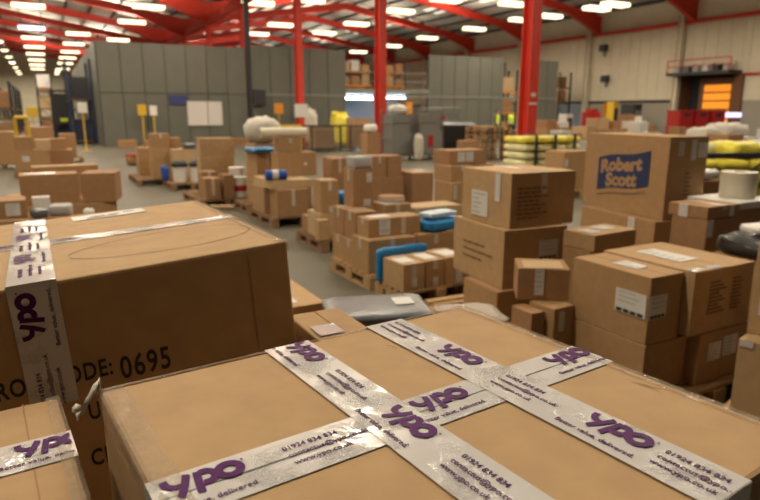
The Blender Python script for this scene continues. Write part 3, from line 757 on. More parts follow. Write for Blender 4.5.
K('R7', 'box below the small flat box with two labels', 3.41, 3.02, .144, .46, .24, .572, 4, 'cardA')
K('R6', 'small flat box with two white labels on top, left of the blue logo box', 3.41, 3.01, .719, .45, .27, .115, 4, 'card', labels=(('top', .2, .45, .1, .12, 'lines'), ('top', .62, .6, .13, .12, 'lines')))
pallet('wooden pallet under the small flat box', 3.40, 2.99, .54, .36, 4, group='pallets of the right hand stacks')
K('R9', 'dark box under the taped flat box, right of the blue logo box', 4.03, 2.65, .144, .32, .27, .79, 0, 'cardB', labels=(('front', .1, .93, .06, .12, None, 'tape'),))
K('R8', 'taped flat box in front of the blue logo box, at right', 4.05, 2.67, .938, .36, .30, .085, 0, 'cardB', 'y', labels=(('front', .72, .5, .05, .07, 'lines'), ('side', .4, .5, .07, .09, None, 'tape')))
pallet('wooden pallet under the taped flat box', 4.05, 2.72, .7, .7, 0, group='pallets of the right hand stacks')

# pallet in the centre
pallet('wooden pallet with the grid of taped boxes, in the centre', 3.14, 5.36, 1.22, .92, 0, group='pallets along the aisle')
K('M7', 'front left box low on the centre pallet, behind the blue bag', 2.80, 5.12, .144, .52, .36, .33, 0, 'cardA', 'yx')
K('M7b', 'front right box on the centre pallet, under the blue and white packet', 3.31, 5.13, .144, .42, .34, .331, 0, 'cardA', 'y')
K('M3', 'lower box with tape on its side, middle of the centre pallet', 2.80, 5.465, .144, .44, .28, .245, 0, 'cardA', 'x')
K('M2', 'lower box with tape on its side, far end of the centre pallet', 2.84, 5.75, .144, .5, .26, .245, 0, 'cardA', 'x')
K('M3t', 'upper box with side tape, middle of the centre pallet', 2.72, 5.465, .391, .24, .27, .29, 0, 'cardB', 'x')
K('M2t', 'upper box with side tape, far end of the centre pallet', 2.78, 5.75, .391, .36, .26, .29, 0, 'cardB', 'x')
K('M5', 'long box with a white label, lying on the front of the centre pallet', 2.89, 5.18, .478, .58, .25, .175, 0, 'cardA', 'x', labels=(('front', .30, .5, .12, .15, 'bars'), ('front', .66, .5, .05, .17, None, 'tape_far'), ('top', .3, .55, .22, .14, None)))
K('M1', 'tall box standing on the centre pallet with a grey packet on it', 2.86, 5.79, .684, .23, .26, .385, -3, 'cardB', 'x', labels=(('front', .78, .78, .06, .1, 'lines'), ('front', .68, .1, .08, .07, 'lines')))
lump('plastic_bag_pack', 'grey and white wrapped packet on top of the tall box', 'packet', 'greyprint', 2.87, 5.79, 1.072, .22, .24, .13, -3, 31, e=.3, amp=.05)
K('M4', 'box with a white label on top, behind the long labelled box', 3.14, 5.60, .391, .31, .34, .325, 0, 'cardA', 'y', labels=(('top', .35, .35, .2, .16, 'lines'),))
K('M6', 'pale flat topped box at the far right of the centre pallet', 3.62, 5.56, .144, .60, .34, .52, 0, 'cardC')
bm = bmesh.new(); lathe(bm, [(.085, 0), (.14, 0), (.14, .055), (.085, .055)], 24); o = obj('tape_roll', bm, 'cardB', bevel=.004); o.location = (3.18, 5.64, .7215); tag(o, 'brown tape roll lying on the labelled box, right of the tall box', 'roll')
bm = bmesh.new(); lathe(bm, [(.141, .008), (.142, .008), (.142, .045), (.141, .045)], 24); obj('wound_tape', bm, 'tape_far', o)
lump('plastic_bag_pack', 'blue and white plastic packet on the centre pallet', 'packet', 'bluefilm', 3.48, 5.14, .479, .52, .30, .11, 14, 14, e=.35, amp=.10)
g = lump('plastic_bag_pack', 'white plastic packet on the blue packet', 'packet', 'bluewhite', 3.45, 5.15, .61, .40, .2, .05, 14, 16, e=.35, amp=.10)
# the row in front of it
pallet('wooden pallet with three taped boxes and a blue bag, in the centre', 2.92, 4.54, .78, .5, 3, group='pallets along the aisle')
K('M8a', 'left box of the three in a row, beside the blue bag', 2.64, 4.46, .144, .22, .33, .245, 3, 'card', 'y', drop=.8, labels=(('front', .5, .3, .05, .08, 'lines'), ('top', .4, .45, .15, .16, None)))
K('M8b', 'middle box of the three in a row, with a label on its tape', 2.865, 4.475, .144, .20, .33, .245, 3, 'cardA', 'y', labels=(('front', .5, .22, .05, .08, 'lines'), ('top', .5, .5, .13, .2, None)))
K('M8c', 'right box of the three in a row, next to the box tower', 3.10, 4.485, .144, .24, .33, .252, 3, 'card', 'y', labels=(('front', .6, .35, .07, .16, 'lines'), ('top', .5, .5, .17, .2, None)))
o = lump('plastic_bag_pack', 'upright bright blue plastic bag behind the three boxes', 'bag', 'bluefilm', 2.765, 4.70, .144, .54, .07, .305, 3, 22, e=.2, amp=.03, ez=.18)
# aisle stacks further back
pallet('wooden pallet below the tall narrow box, left of the centre pallet', 3.16, 7.02, .8, .86, 0, m='woodd', group='pallets along the aisle')
K('M11', 'lower pale box under the tall narrow box on the aisle', 2.94, 6.95, .144, .26, .42, .30, 0, 'cardC', 'x')
K('M10', 'tall narrow box with tape, standing on the aisle stack', 2.95, 6.88, .446, .235, .26, .40, 0, 'cardA', 'y', labels=(('front', .6, .12, .08, .07, 'lines'),))
K('M12', 'small red brown box behind the tall narrow box', 2.94, 7.32, .144, .2, .22, .2, 0, 'cardB')
K('M13', 'small pale box left of the centre pallet grid', 2.80, 6.66, .144, .14, .12, .25, 0, 'card')
K('M14', 'brown box behind the tall narrow box, right side', 3.28, 7.0, .144, .32, .5, .36, 0, 'cardB')
lump('plastic_bag_pack', 'small blue packet behind the tall narrow box', 'packet', 'bluefilm', 3.28, 7.0, .506, .3, .3, .16, 0, 41, e=.4, amp=.08)
K('H1', 'reddish box behind the tall box with the grey packet', 4.23, 9.46, .144, .26, .42, .76, 0, 'cardB', 'y')
K('H2c', 'wide box below the twin boxes right of the tall box', 4.74, 8.74, .144, .55, .5, .49, 0, 'cardB')
K('H2a', 'left one of the twin boxes right of the tall box', 4.61, 8.74, .636, .25, .36, .33, 0, 'cardB', 'y')
K('H2b', 'right one of the twin boxes right of the tall box', 4.88, 8.74, .636, .25, .36, .33, 0, 'cardB')
pallet('wooden pallet below the twin boxes', 4.40, 9.0, .84, 1.5, 0, m='woodd', group='pallets in the middle of the floor')
K('H3', 'box with a shiny pale lid, alone on a pallet in the middle', 5.32, 8.62, .144, .36, .62, .55, -9, 'cardB', labels=(('top', .7, .6, .2, .3, None, 'tape_far', 'top_tape'),))
pallet('wooden pallet below the box with the shiny lid', 5.35, 8.65, .9, 1.0, -6, m='woodd', group='pallets in the middle of the floor')
K('H4c', 'bottom box of the stack behind the box tower', 4.79, 6.70, .144, .46, .42, .606, 0, 'cardA', labels=(('front', .1, .8, .06, .2, None, 'tape_far'),))
K('H4b', 'middle box of the stack behind the box tower', 4.80, 6.80, .752, .38, .4, .205, 0, 'cardA', 'y')
K('H4a', 'top box of the stack behind the box tower, with two labels', 4.98, 6.92, .96, .62, .4, .19, 0, 'cardB', labels=(('front', .3, .55, .12, .13, 'lines'), ('front', .52, .55, .12, .13, 'lines')))
K('H4d', 'brown box standing right of the stack behind the box tower', 5.27, 6.87, .144, .38, .44, .81, 0, 'cardB')
pallet('wooden pallet behind the box tower', 5.04, 6.9, 1.1, 1.0, 0, m='woodd', group='pallets in the middle of the floor')

# aisle pallet with the blue roll and the white sack
pallet('wooden pallet under the blue roll stack', 3.25, 9.0, 1.0, 1.2, 0, m='woodd', group='pallets along the aisle')
K('P1', 'front box with tape, under the long flat box', 3.10, 8.62, .144, .50, .36, .394, 0, 'cardB', 'y', drop=.6)
K('P1b', 'box at the aisle side under the long flat box', 2.88, 9.15, .144, .2, .62, .394, 0, 'cardA')
K('P1c', 'box hidden in the middle under the long flat box', 3.28, 9.15, .144, .54, .6, .394, 0, 'cardB')
K('P2', 'long flat pale box carrying the blue roll', 3.14, 9.0, .54, .66, .86, .125, 0, 'cardC')
K('P4', 'wide box on the long flat box, behind the blue roll', 3.43, 9.26, .667, .63, .34, .365, 0, 'cardA', labels=(('front', .7, .5, .05, .05, None),))
K('P5', 'small box on the wide box, under the tan tube', 3.34, 9.28, 1.033, .36, .28, .22, 0, 'cardA', 'y')
bm = bmesh.new(); cyl(bm, (-.155, 0, .075), (.155, 0, .075), .075, n=24); o = obj('plastic_roll', bm, 'blue', smooth=False, bevel=.006); o.location = (2.92, 8.66, .668); o.rotation_euler.z = R(-8); tag(o, 'blue wrapped roll lying on the long flat box', 'roll')
bm = bmesh.new(); cyl(bm, (-.06, 0, .075), (.03, 0, .075), .0765, n=24); obj('paper_band', bm, 'label', o)
bm = bmesh.new(); cyl(bm, (.155, 0, .075), (.158, 0, .075), .03, n=16); obj('roll_core', bm, 'navy', o)
bm = bmesh.new(); cyl(bm, (-.36, 0, .08), (.36, 0, .08), .08, n=24); o = obj('cardboard_tube', bm, 'offwhite', bevel=.005); o.location = (3.27, 9.26, 1.256); o.rotation_euler.z = R(-10); tag(o, 'long cream tube lying on top of the aisle stack', 'tube')
bm = bmesh.new(); cyl(bm, (-.363, 0, .08), (-.36, 0, .08), .045, n=16); obj('tube_core', bm, 'cardB', o)
K('P3', 'tall box with a tape strip and a blue bag on top', 3.14, 10.02, .144, .36, .62, .855, 0, 'cardA', 'y', drop=.25)
lump('plastic_bag_pack', 'flat blue plastic bag on the tall box', 'bag', 'bluefilm', 3.14, 9.95, 1.003, .50, .70, .075, 0, 44, e=.4, amp=.12)
K('P6', 'tall stack box behind the blue bag, under the white sack', 3.50, 10.97, 0, .55, .5, 1.094, 0, 'cardA')
lump('sack', 'large crumpled white sack on top of the aisle stack', 'sack', 'sack', 3.46, 10.94, 1.097, .62, .6, .46, 0, 52, e=.75, amp=.07)
pallet('wooden pallet under the tall taped box and its blue bag', 3.24, 10.18, .9, .86, 0, m='woodd', group='pallets along the aisle')
# stack of two large boxes
pallet('wooden pallet under the two large plain boxes', 2.72, 11.5, 1.0, 1.5, 0, m='woodd', group='pallets along the aisle')
K('Q3u', 'lowest plain box of the two large boxes stack', 2.80, 11.85, .144, .64, .30, .295, 0, 'cardA')
K('Q2', 'lower one of two large plain boxes beside the aisle', 2.80, 11.85, .44, .64, .30, .378, 0, 'card')
K('Q1', 'upper one of two large plain boxes beside the aisle', 2.81, 11.86, .82, .64, .30, .35, 0, 'card')
K('Q3', 'small taped box in front of the two large plain boxes', 2.48, 10.96, .144, .27, .36, .37, 0, 'cardB', 'y', drop=.8)
K('Q4', 'small box right behind the small taped one', 2.52, 11.36, .144, .26, .34, .45, 0, 'cardB', 'y')
K('Q5', 'red brown box right of the small taped one', 2.76, 10.92, .144, .18, .3, .42, 0, 'cardB')
for i, (x, y, r, h, lab) in enumerate(((3.04, 11.27, .14, .5, 'taller white plastic tub left of the tall taped box'), (3.0, 10.92, .12, .36, 'shorter white plastic tub with a printed band, beside the aisle'))):
    bm = bmesh.new(); lathe(bm, [(r*.88, 0), (r, h-.03)], 24); o = obj('plastic_tub', bm, 'white'); o.location = (x, y, .144); tag(o, lab, 'tub')
    bm = bmesh.new(); lathe(bm, [(r*1.06, h-.035), (r*1.06, h), (r*.98, h+.01)], 24); obj('lid', bm, 'white', o)
    bm = bmesh.new(); lathe(bm, [(r*.945, h*.3), (r*.975, h*.6)], 24); obj('printed_band', bm, 'greyprint' if i == 0 else 'redp', o)
bm = bmesh.new(); cyl(bm, (-.2, 0, .04), (.2, 0, .04), .04, n=16); o = obj('cardboard_tube', bm, 'cardC'); o.location = (2.56, 10.5, 0); o.rotation_euler.z = R(-30); tag(o, 'pale tube lying low in front of the tubs', 'tube')
# far aisle pallets
pallet('wooden pallet under the white bins with black lids', 2.68, 14.1, .9, 1.2, 0, m='woodd', group='pallets along the aisle')
for i, (x, y) in enumerate(((2.50, 13.95), (2.86, 13.85))):
    bm = bmesh.new(); cyl(bm, (0, 0, 0), (0, 0, .36), .14, .16, n=4 if False else 20); o = obj('storage_bin', bm, 'white'); o.location = (x, y, .144)
    tag(o, 'left white bin with a black lid, far along the aisle' if i == 0 else 'right white bin with a black lid, far along the aisle', 'bin')
    bm = bmesh.new(); lathe(bm, [(.175, .34), (.18, .40), (.12, .46), (.02, .47)], 20); obj('lid', bm, 'black', o)
lump('plastic_bag_pack', 'blue packet beside the white bins', 'packet', 'blue', 2.24, 14.3, .144, .16, .16, .34, 0, 61, e=.5, amp=.06)
K('S6', 'pale box behind the white bins', 2.7, 14.6, .144, .5, .36, .68, 0, 'cardC')
lump('plastic_bag_pack', 'silver wrapped packet behind the white bins', 'packet', 'film', 2.86, 14.56, .826, .3, .24, .12, 0, 62, e=.4, amp=.1)
pallet('farthest wooden pallet along the aisle, under four boxes', 2.3, 15.6, 1.2, 1.7, 0, m='woodd', group='pallets along the aisle')
K('S3', 'bottom box of the farthest aisle stack', 2.27, 15.07, .144, .39, .5, .436, 0, 'cardA')
K('S2', 'middle box of the farthest aisle stack', 2.28, 15.08, .582, .39, .5, .288, 0, 'cardA')
K('S1', 'top box of the farthest aisle stack', 2.29, 15.08, .872, .39, .5, .29, 0, 'cardB', 'y')
K('S4', 'slim upper box right of the farthest aisle stack', 2.65, 15.24, .78, .24, .4, .28, 0, 'cardB')
K('S4u', 'slim lower box right of the farthest aisle stack', 2.65, 15.24, .144, .24, .4, .634, 0, 'cardA')
K('S5', 'box at the left of the farthest aisle stack', 2.04, 15.98, .144, .3, .5, .66, 0, 'cardA')

# left side group behind the stencilled box
pallet('wooden pallet under the wrapped box, behind the stencilled box', .06, 8.0, 1.2, 1.4, 0, m='woodd', group='pallets on the left')
K('T5', 'large base box under the three brown boxes on the left', .06, 8.0, .144, 1.1, 1.3, .53, 0, 'cardA')
K('T1', 'wide brown box on the left, front one of three', -.03, 7.56, .675, .56, .32, .325, 1, 'cardB', labels=(('top', .35, .5, .3, .2, None, 'tape_far', 'top_tape'),))
K('T2', 'brown box with a paler side, right one of three on the left', 0.49, 7.56, .676, .35, .42, .32, -14, 'cardB')
K('T3', 'long brown box behind the other two on the left', .15, 8.3, .675, .7, .3, .35, 5, 'cardA')
pallet('wooden pallet under the grey parcels on the left', -.1, 6.8, 1.1, .8, 0, m='woodd', group='pallets on the left')
K('T6', 'box with grey parcels on it at the left picture edge', -.22, 6.85, .144, .76, .52, .51, 0, 'cardA')
K('T4', 'small brown box with a white label at the left picture edge', -.40, 6.9, .656, .30, .36, .17, 2, 'cardB', labels=(('front', .62, .5, .12, .12, 'lines'),))
lump('plastic_bag_pack', 'dark grey parcel on the left, beside the small labelled box', 'parcel', 'film', -.145, 6.71, .657, .14, .22, .08, 10, 71, e=.4, amp=.08)
lump('plastic_bag_pack', 'pale grey parcel on the left, right of the dark one', 'parcel', 'greyprint', .05, 6.78, .656, .20, .24, .10, -8, 72, e=.35, amp=.06)
K('T8', 'small white box behind the grey parcels', -.12, 7.02, .656, .16, .12, .16, 0, 'white')
K('T7', 'pale box with film and a white label, right of the grey parcels', .36, 6.72, .144, .34, .64, .46, 4, 'cardC', labels=(('top', .7, .5, .08, .4, None),))
lump('plastic_bag_pack', 'small white crumpled packet on the pale filmed box', 'packet', 'white', .30, 6.9, .607, .1, .1, .07, 0, 75, e=.6, amp=.2)
# far left goods
pallet('wooden pallet under the far left boxes', -.42, 18.6, .8, 1.2, 0, m='woodd', group='pallets on the left')
pallet('second wooden pallet under the far left boxes', .36, 19.5, .7, 1.2, 0, m='woodd', group='pallets on the left')
K('F1', 'wide brown box on the far left pallet', -.38, 18.68, .144, .8, .8, .54, 0, 'cardA', labels=(('front', .3, .6, .16, .14, 'lines'),))
K('F2', 'brown box right of the wide one, far left', .30, 19.5, .144, .58, .8, .49, 0, 'cardB')
for i, (x, y, z, w_, l_, h_, tn, lb) in enumerate(((-.55, 18.6, .686, .42, .5, .34, 'cardB', 'box on the wide far left box, left one'), (-.12, 18.7, .686, .36, .5, .26, 'cardC', 'pale box on the wide far left box, right one'), (.25, 19.5, .636, .4, .5, .3, 'cardB', 'box on the far left brown box'), (-1.2, 21.5, .144, .9, .9, .95, 'cardA', 'big box stack behind the far left boxes'), (-.2, 22.6, .144, .8, .8, 1.05, 'cardB', 'tall box behind the far left boxes'), (.6, 23.5, .144, .5, .6, .8, 'cardB', 'upright box next to the tall far left one'))):
    K('FL%d' % i, lb, x, y, z, w_, l_, h_, 0, tn)
for i, (x, y) in enumerate(((-1.2, 21.5), (-.2, 22.6), (.6, 23.5))):
    pallet(('pallet under the big far left stack', 'pallet under the tall far left box', 'pallet under the upright far left box')[i], x, y, .85, .85, 0, m='woodd', group='pallets on the left')

# ================================================================== BACKGROUND THINGS
def stand_sign(x, y, h, m, label, sw=.42, sh=.5, post='signyellow'):
    b = bmesh.new(); cyl(b, (0, 0, .03), (0, 0, h-sh*.3), .035, n=10); cyl(b, (0, 0, 0), (0, 0, .03), .2, n=16)
    o = obj('stand_sign', b, post); o.location = (x, y, 0); tag(o, label, 'sign')
    b = bmesh.new(); bx(b, -sw/2, sw/2, -.06, -.035, h-sh, h); obj('sign_board', b, m, o, bevel=.005); return o
stand_sign(1.45, 29.5, 2.05, 'white', 'white sign on a yellow floor post, left of the grey partition', .38, .44)
stand_sign(4.20, 32.2, 2.0, 'signyellow', 'yellow sign on a post before the left partition', .4, .5)
stand_sign(4.72, 32.2, 1.95, 'white', 'white sign on a yellow post before the left partition', .34, .46)
stand_sign(11.0, 31.8, 2.1, 'orange', 'orange sign on a post right of the dark post', .5, .55)
stand_sign(12.3, 31.8, 2.0, 'white', 'pale sign on a post right of the orange sign', .36, .5)
stand_sign(18.3, 30.5, 2.2, 'orange', 'orange sign on a post before the workshop opening', .4, .7)
stand_sign(22.0, 24.5, 2.4, 'orange', 'tall orange sign near the two people', .34, .8, 'orange')
stand_sign(37.5, 33.6, 2.3, 'orange', 'orange sign on a post by the right wall', .5, .9)
bm = bmesh.new(); bx(bm, 0, .9, -.04, 0, 0, .48); o = obj('wall_sign', bm, 'signblue', bevel=.01); o.location = (5.55, PY-.07, 2.0); tag(o, 'small dark blue sign on the left grey partition', 'sign')
bm = bmesh.new(); bx(bm, 0, 1.0, -.05, 0, 0, 1.2); bx(bm, 1.03, 1.75, -.05, 0, 0, 1.2); o = obj('notice_sign', bm, 'label'); o.location = (6.42, PY-.07, .98); tag(o, 'white notice board on the left grey partition', 'board')
bm = bmesh.new(); bx(bm, -.02, 1.77, -.03, .0, -.03, 0); bx(bm, -.02, 1.77, -.06, .0, 1.2, 1.23); obj('board_rim', bm, 'grey', o)
bm = bmesh.new(); bx(bm, 0, .62, -.3, 0, 0, .8); o = obj('wall_cabinet', bm, 'dark', bevel=.01); o.location = (9.85, PY-.07, 2.0); tag(o, 'black wall box beside the dark steel post', 'cabinet')
# notice on the far red column
bm = bmesh.new(); bx(bm, -.33, .33, -.03, 0, 0, .62); bx(bm, -.03, 0, 0, .4, .05, .6); o = obj('column_notice', bm, 'label', bevel=.004); o.location = (VX-.02, 28.1-.19, 1.4); tag(o, 'white notice on the farthest red column', 'sign')
for i, (zz, wd, lab) in enumerate(((1.83, .26, 'white sticker on the nearest red column, lower one'), (2.02, .14, 'white sticker on the nearest red column, upper one'))):
    bm = bmesh.new(); bx(bm, -wd/2, wd/2, -.004, 0, 0, .05 if i == 0 else .1); o = obj('column_sticker', bm, 'label'); o.location = (VX, 12.15-.182, zz); tag(o, lab, 'sticker')

# grey roll cages and bins
def roll_cage(x, y, label, w=.95, d=.8, h=1.75, yaw=0):
    o = empty('roll_cage', (x, y, 0), R(yaw)); tag(o, label, 'roll cage', 'grey roll cages')
    b = bmesh.new()
    for sx in (-1, 1):
        for sy in (-1, 1): cyl(b, (sx*w/2, sy*d/2, .14), (sx*w/2, sy*d/2, h), .02, n=8)
    for z in (.2, .75, 1.3, h):
        for sy in (-1, 1): cyl(b, (-w/2, sy*d/2, z), (w/2, sy*d/2, z), .014, n=6)
        for sx in (-1, 1): cyl(b, (sx*w/2, -d/2, z), (sx*w/2, d/2, z), .014, n=6)
    obj('frame', b, 'galv', o)
    b = bmesh.new(); bx(b, -w/2, w/2, -d/2, d/2, .14, .18); obj('base_shelf', b, 'grey', o)
    b = bmesh.new(); bx(b, -w/2+.02, w/2-.02, -d/2-.01, -d/2+.01, .22, 1.0); obj('front_panel', b, 'grey', o)
    b = bmesh.new(); bx(b, -w/2+.06, w/2-.06, -d/2+.04, d/2-.04, .18, h-.15); obj('liner', b, 'galv', o)
    b0 = None
    for sx in (-1, 1):
        for sy in (-1, 1):
            if b0 is None: b = bmesh.new(); cyl(b, (-.02, 0, .06), (.02, 0, .06), .06, n=12); bx(b, -.03, .03, -.03, .03, .08, .14); b0 = obj('caster', b, 'black', o); c = b0
            else: c = b0.copy(); C.objects.link(c); c.parent = o
            c.location = (sx*(w/2-.06), sy*(d/2-.06), 0)
    return o
c1 = roll_cage(10.85, 18.9, 'left grey roll cage right of the middle red column', w=.8, h=1.72)
c2 = roll_cage(11.9, 18.7, 'grey roll cage with a red label', w=.95, h=1.75)
b = bmesh.new(); bx(b, -.12, .08, -.43, -.412, .45, .85); obj('red_label', b, 'redp', c2)
c3 = roll_cage(14.2, 21.3, 'grey roll cage behind the black waste bin', w=1.6, h=1.82)
b = bmesh.new(); bx(b, -.35, .05, -.43, -.412, 1.35, 1.5); obj('red_label', b, 'redp', c3)
lump('plastic_bag_pack', 'pale sack standing between the grey roll cages', 'sack', 'sack', 11.3, 18.15, 0, .3, .3, .9, 0, 80, e=.6, amp=.08)
lump('plastic_bag_pack', 'white bundle on top of the left grey roll cage', 'bundle', 'white', 10.87, 18.9, 1.61, .6, .5, .28, 0, 81, e=.6, amp=.12)
o = empty('waste_bin', (13.6, 19.2, 0), R(-20)); tag(o, 'large black four wheeled waste bin beside the roll cages', 'waste bin')
b = bmesh.new(); A = [(-.5, -.4, .14), (.5, -.4, .14), (.5, .4, .14), (-.5, .4, .14)]; B = [(-.6, -.48, 1.15), (.6, -.48, 1.15), (.6, .48, 1.15), (-.6, .48, 1.15)]
va = [b.verts.new(p) for p in A]; vb = [b.verts.new(p) for p in B]
for i in range(4): b.faces.new((va[i], va[(i+1) % 4], vb[(i+1) % 4], vb[i]))
b.faces.new(va[::-1]); b.faces.new(vb); obj('bin_body', b, 'black', o, bevel=.02)
b = bmesh.new(); bx(b, -.65, .65, -.52, .52, 1.15, 1.19); prism(b, [(-.5, 1.19), (.5, 1.19), (.3, 1.27), (-.3, 1.27)], -.6, .6, 'x'); obj('lid', b, 'film', o, bevel=.02)
b0 = None
for sx in (-1, 1):
    for sy in (-1, 1):
        if b0 is None: b = bmesh.new(); cyl(b, (-.025, 0, .07), (.025, 0, .07), .07, n=14); b0 = obj('wheel', b, 'dark', o); c = b0
        else: c = b0.copy(); C.objects.link(c); c.parent = o
        c.location = (sx*.42, sy*.3, 0)
# mesh pallet cages with goods, behind the middle
def mesh_cage(x, y, label, w=1.3, d=1.0, h=1.1, yaw=0):
    o = empty('mesh_cage', (x, y, 0), R(yaw)); tag(o, label, 'mesh cage', 'wire mesh pallet cages')
    b = bmesh.new()
    for sx in (-1, 1):
        for sy in (-1, 1): bx(b, sx*w/2-.03, sx*w/2+.03, sy*d/2-.03, sy*d/2+.03, 0, h)
    for z in (.12, h-.03):
        for sy in (-1, 1): bx(b, -w/2, w/2, sy*d/2-.025, sy*d/2+.025, z-.03, z+.03)
        for sx in (-1, 1): bx(b, sx*w/2-.025, sx*w/2+.025, -d/2, d/2, z-.03, z+.03)
    obj('frame', b, 'dark', o)
    b = bmesh.new()
    for k in range(1, 9):
        xx = -w/2+w*k/9; bx(b, xx-.008, xx+.008, -.008, .008, .12, h-.03)
        zz = .12+(h-.15)*k/9; bx(b, -w/2, w/2, -.008, .008, zz-.008, zz+.008)
    m1 = obj('wire_mesh', b, 'galv', o); m1.location.y = -d/2
    m2 = m1.copy(); C.objects.link(m2); m2.parent = o; m2.location.y = d/2
    b = bmesh.new(); bx(b, -w/2, w/2, -d/2, d/2, .10, .13); obj('cage_floor', b, 'woodd', o)
    return o
for i, (x, y, lab) in enumerate(((10.4, 24.6, 'wire mesh cage of goods just right of the farthest red column'), (12.1, 24.4, 'middle wire mesh cage of goods before the workshop'), (13.8, 24.0, 'right wire mesh cage of goods, left of the roll cages'))):
    mesh_cage(x, y, lab)
    K('MC%d' % i, ('box inside the mesh cage by the farthest red column', 'box inside the middle mesh cage', 'box inside the mesh cage left of the roll cages')[i], x, y, .135, .9, .7, (.95, 1.25, 1.1)[i], 0, ('cardB', 'cardA', 'cardC')[i])
K('MCb', 'brown box standing before the middle red column', 9.5, 18.3, 0, .5, .5, .98, 0, 'cardB')
lump('plastic_bag_pack', 'small white bundle on the brown box before the middle red column', 'bundle', 'white', 9.5, 18.3, .985, .42, .4, .26, 0, 84, e=.6, amp=.1)
for i, (x, y, h, m) in enumerate(((11.9, 29.9, 1.75, 'sack'), (13.1, 28.6, 1.6, 'yellow'), (13.6, 29.4, 1.5, 'sack'))):
    lump('sack', ('white sack behind the farthest red column', 'yellow sack behind the mesh cages', 'white sack behind the mesh cages')[i], 'sack', m, x, y, 0, .9, .8, h, 0, 90+i, e=.6, amp=.12)
# stack of empty pallets
for k in range(8):
    ls = ['lowest', 'second', 'third', 'fourth', 'fifth', 'sixth', 'seventh', 'topmost']
    o = pallet('%s empty pallet in the tall stack left of the nearest red column' % ls[k], 13.85, 17.75, 1.0, 1.0, 4+(k % 3)*2, z=k*.1445, m='wood' if k % 2 else 'woodd', group='stacked empty pallets')
for k in range(7):
    o = pallet('%s empty pallet of the second stack, touching the nearest red column' % ls[k], 15.1, 17.1, 1.0, 1.0, 6, z=k*.1445, m='woodd', group='second stack of empty pallets')
K('PB', 'brown box between the waste bin and the pallet stack', 12.7, 17.2, 0, .6, .5, .7, 0, 'cardB')

# yellow sacks in blocks with black straps
def sack_block(x, y, w, l, h, label, lay, top='yellow', side='paleyellow', yaw=0., strap=True, z=.144):
    """a pallet load of sacks: every layer one course of sacks"""
    n = lay; hh = h/n; cols = max(2, round(w/.42))
    for k in range(n):
        for c in range(cols):
            m = top if k == n-1 else side
            xx = -w/2+(c+.5)*w/cols; q = Vector((xx, 0, 0)); q.rotate(Matrix.Rotation(R(yaw), 3, 'Z'))
            lump('filled_sack', label % ('top' if k == n-1 else ['lowest', 'second', 'third', 'fourth', 'fifth', 'sixth', 'seventh'][k]), 'sack', m, x+q.x, y+q.y, z+k*hh, w/cols*.94, l*.98, hh*.93, yaw, k*5+c+int(x*3), e=.35, amp=.04, group=label.replace('%s ', ''), ez=.5)
    if strap:
        for sx in (-.32, .0, .34):
            b = bmesh.new(); t = .012
            bx(b, sx*w-.03, sx*w+.03, -l/2-.03, -l/2-.015, .0, h+.02); bx(b, sx*w-.03, sx*w+.03, -l/2-.03, l/2+.03, h+.01, h+.025); bx(b, sx*w-.03, sx*w+.03, l/2+.015, l/2+.03, 0, h+.02)
            o = obj('strap', b, 'dark'); o.location = (x, y, z); o.rotation_euler.z = R(yaw)
            tag(o, 'dark strap around the yellow sacks, %s' % ('left' if sx < 0 else 'right' if sx > 0 else 'centre')+' one '+('beside the nearest red column' if x < 11 and y > 8 else 'by the right picture edge'), 'strap')
pallet('pallet under the yellow sacks beside the nearest red column', 9.75, 10.45, 1.6, 1.1, -8, group='pallets under the yellow sacks')
sack_block(9.75, 10.45, 1.5, .95, 1.0, '%s course of yellow sacks beside the nearest red column', 6, yaw=-8)
pallet('pallet under the taped box before the yellow sacks', 9.25, 9.1, 1.0, .9, -6, group='pallets under the yellow sacks')
K('YB', 'plain box in front of the yellow sacks, left of the blue logo box', 9.25, 9.1, .144, .74, .6, .75, -6, 'cardA', labels=(('front', .08, .7, .06, .16, None),))
pallet('pallet under the yellow sacks at the right picture edge', 8.5, 5.3, 1.9, 1.1, -22, group='pallets under the yellow sacks')
sack_block(8.5, 5.3, 1.8, 1.0, .90, '%s course of yellow sacks at the right picture edge', 5, side='yellow', yaw=-22, strap=False)
# dark rail in front of those sacks
o = empty('steel_barrier', (8.25, 4.72, 0), R(-22)); tag(o, 'dark steel barrier rail in front of the yellow sacks', 'barrier')
b = bmesh.new(); bx(b, -1.1, 1.2, -.03, .03, 1.06, 1.13); obj('top_rail', b, 'dark', o)
b0 = None
for sx in (-1.05, 1.15):
    b = bmesh.new(); bx(b, sx-.03, sx+.03, -.03, .03, 0, 1.06); obj('post', b, 'dark', o)
b = bmesh.new(); cyl(b, (-1.05, 0, .3), (.1, 0, 1.05), .02, n=8); cyl(b, (.1, 0, .3), (1.15, 0, 1.05), .02, n=8); obj('brace', b, 'dark', o)
for i, (dx, dy, m, s) in enumerate(((-.62, .1, 'paleyellow', .5), (.0, .0, 'yellow', .56), (.6, .0, 'bluewhite', .5))):
    q = Vector((dx, dy, 0)); q.rotate(Matrix.Rotation(R(-22), 3, 'Z'))
    lump('filled_sack', ('pale yellow loose sack on the sacks at the right', 'bright yellow loose sack on the sacks at the right', 'pale blue sack on the sacks at the right')[i], 'sack', m, 8.5+q.x, 5.3+q.y, 1.045, s, .8, .2, -22, 120+i, e=.5, amp=.1)

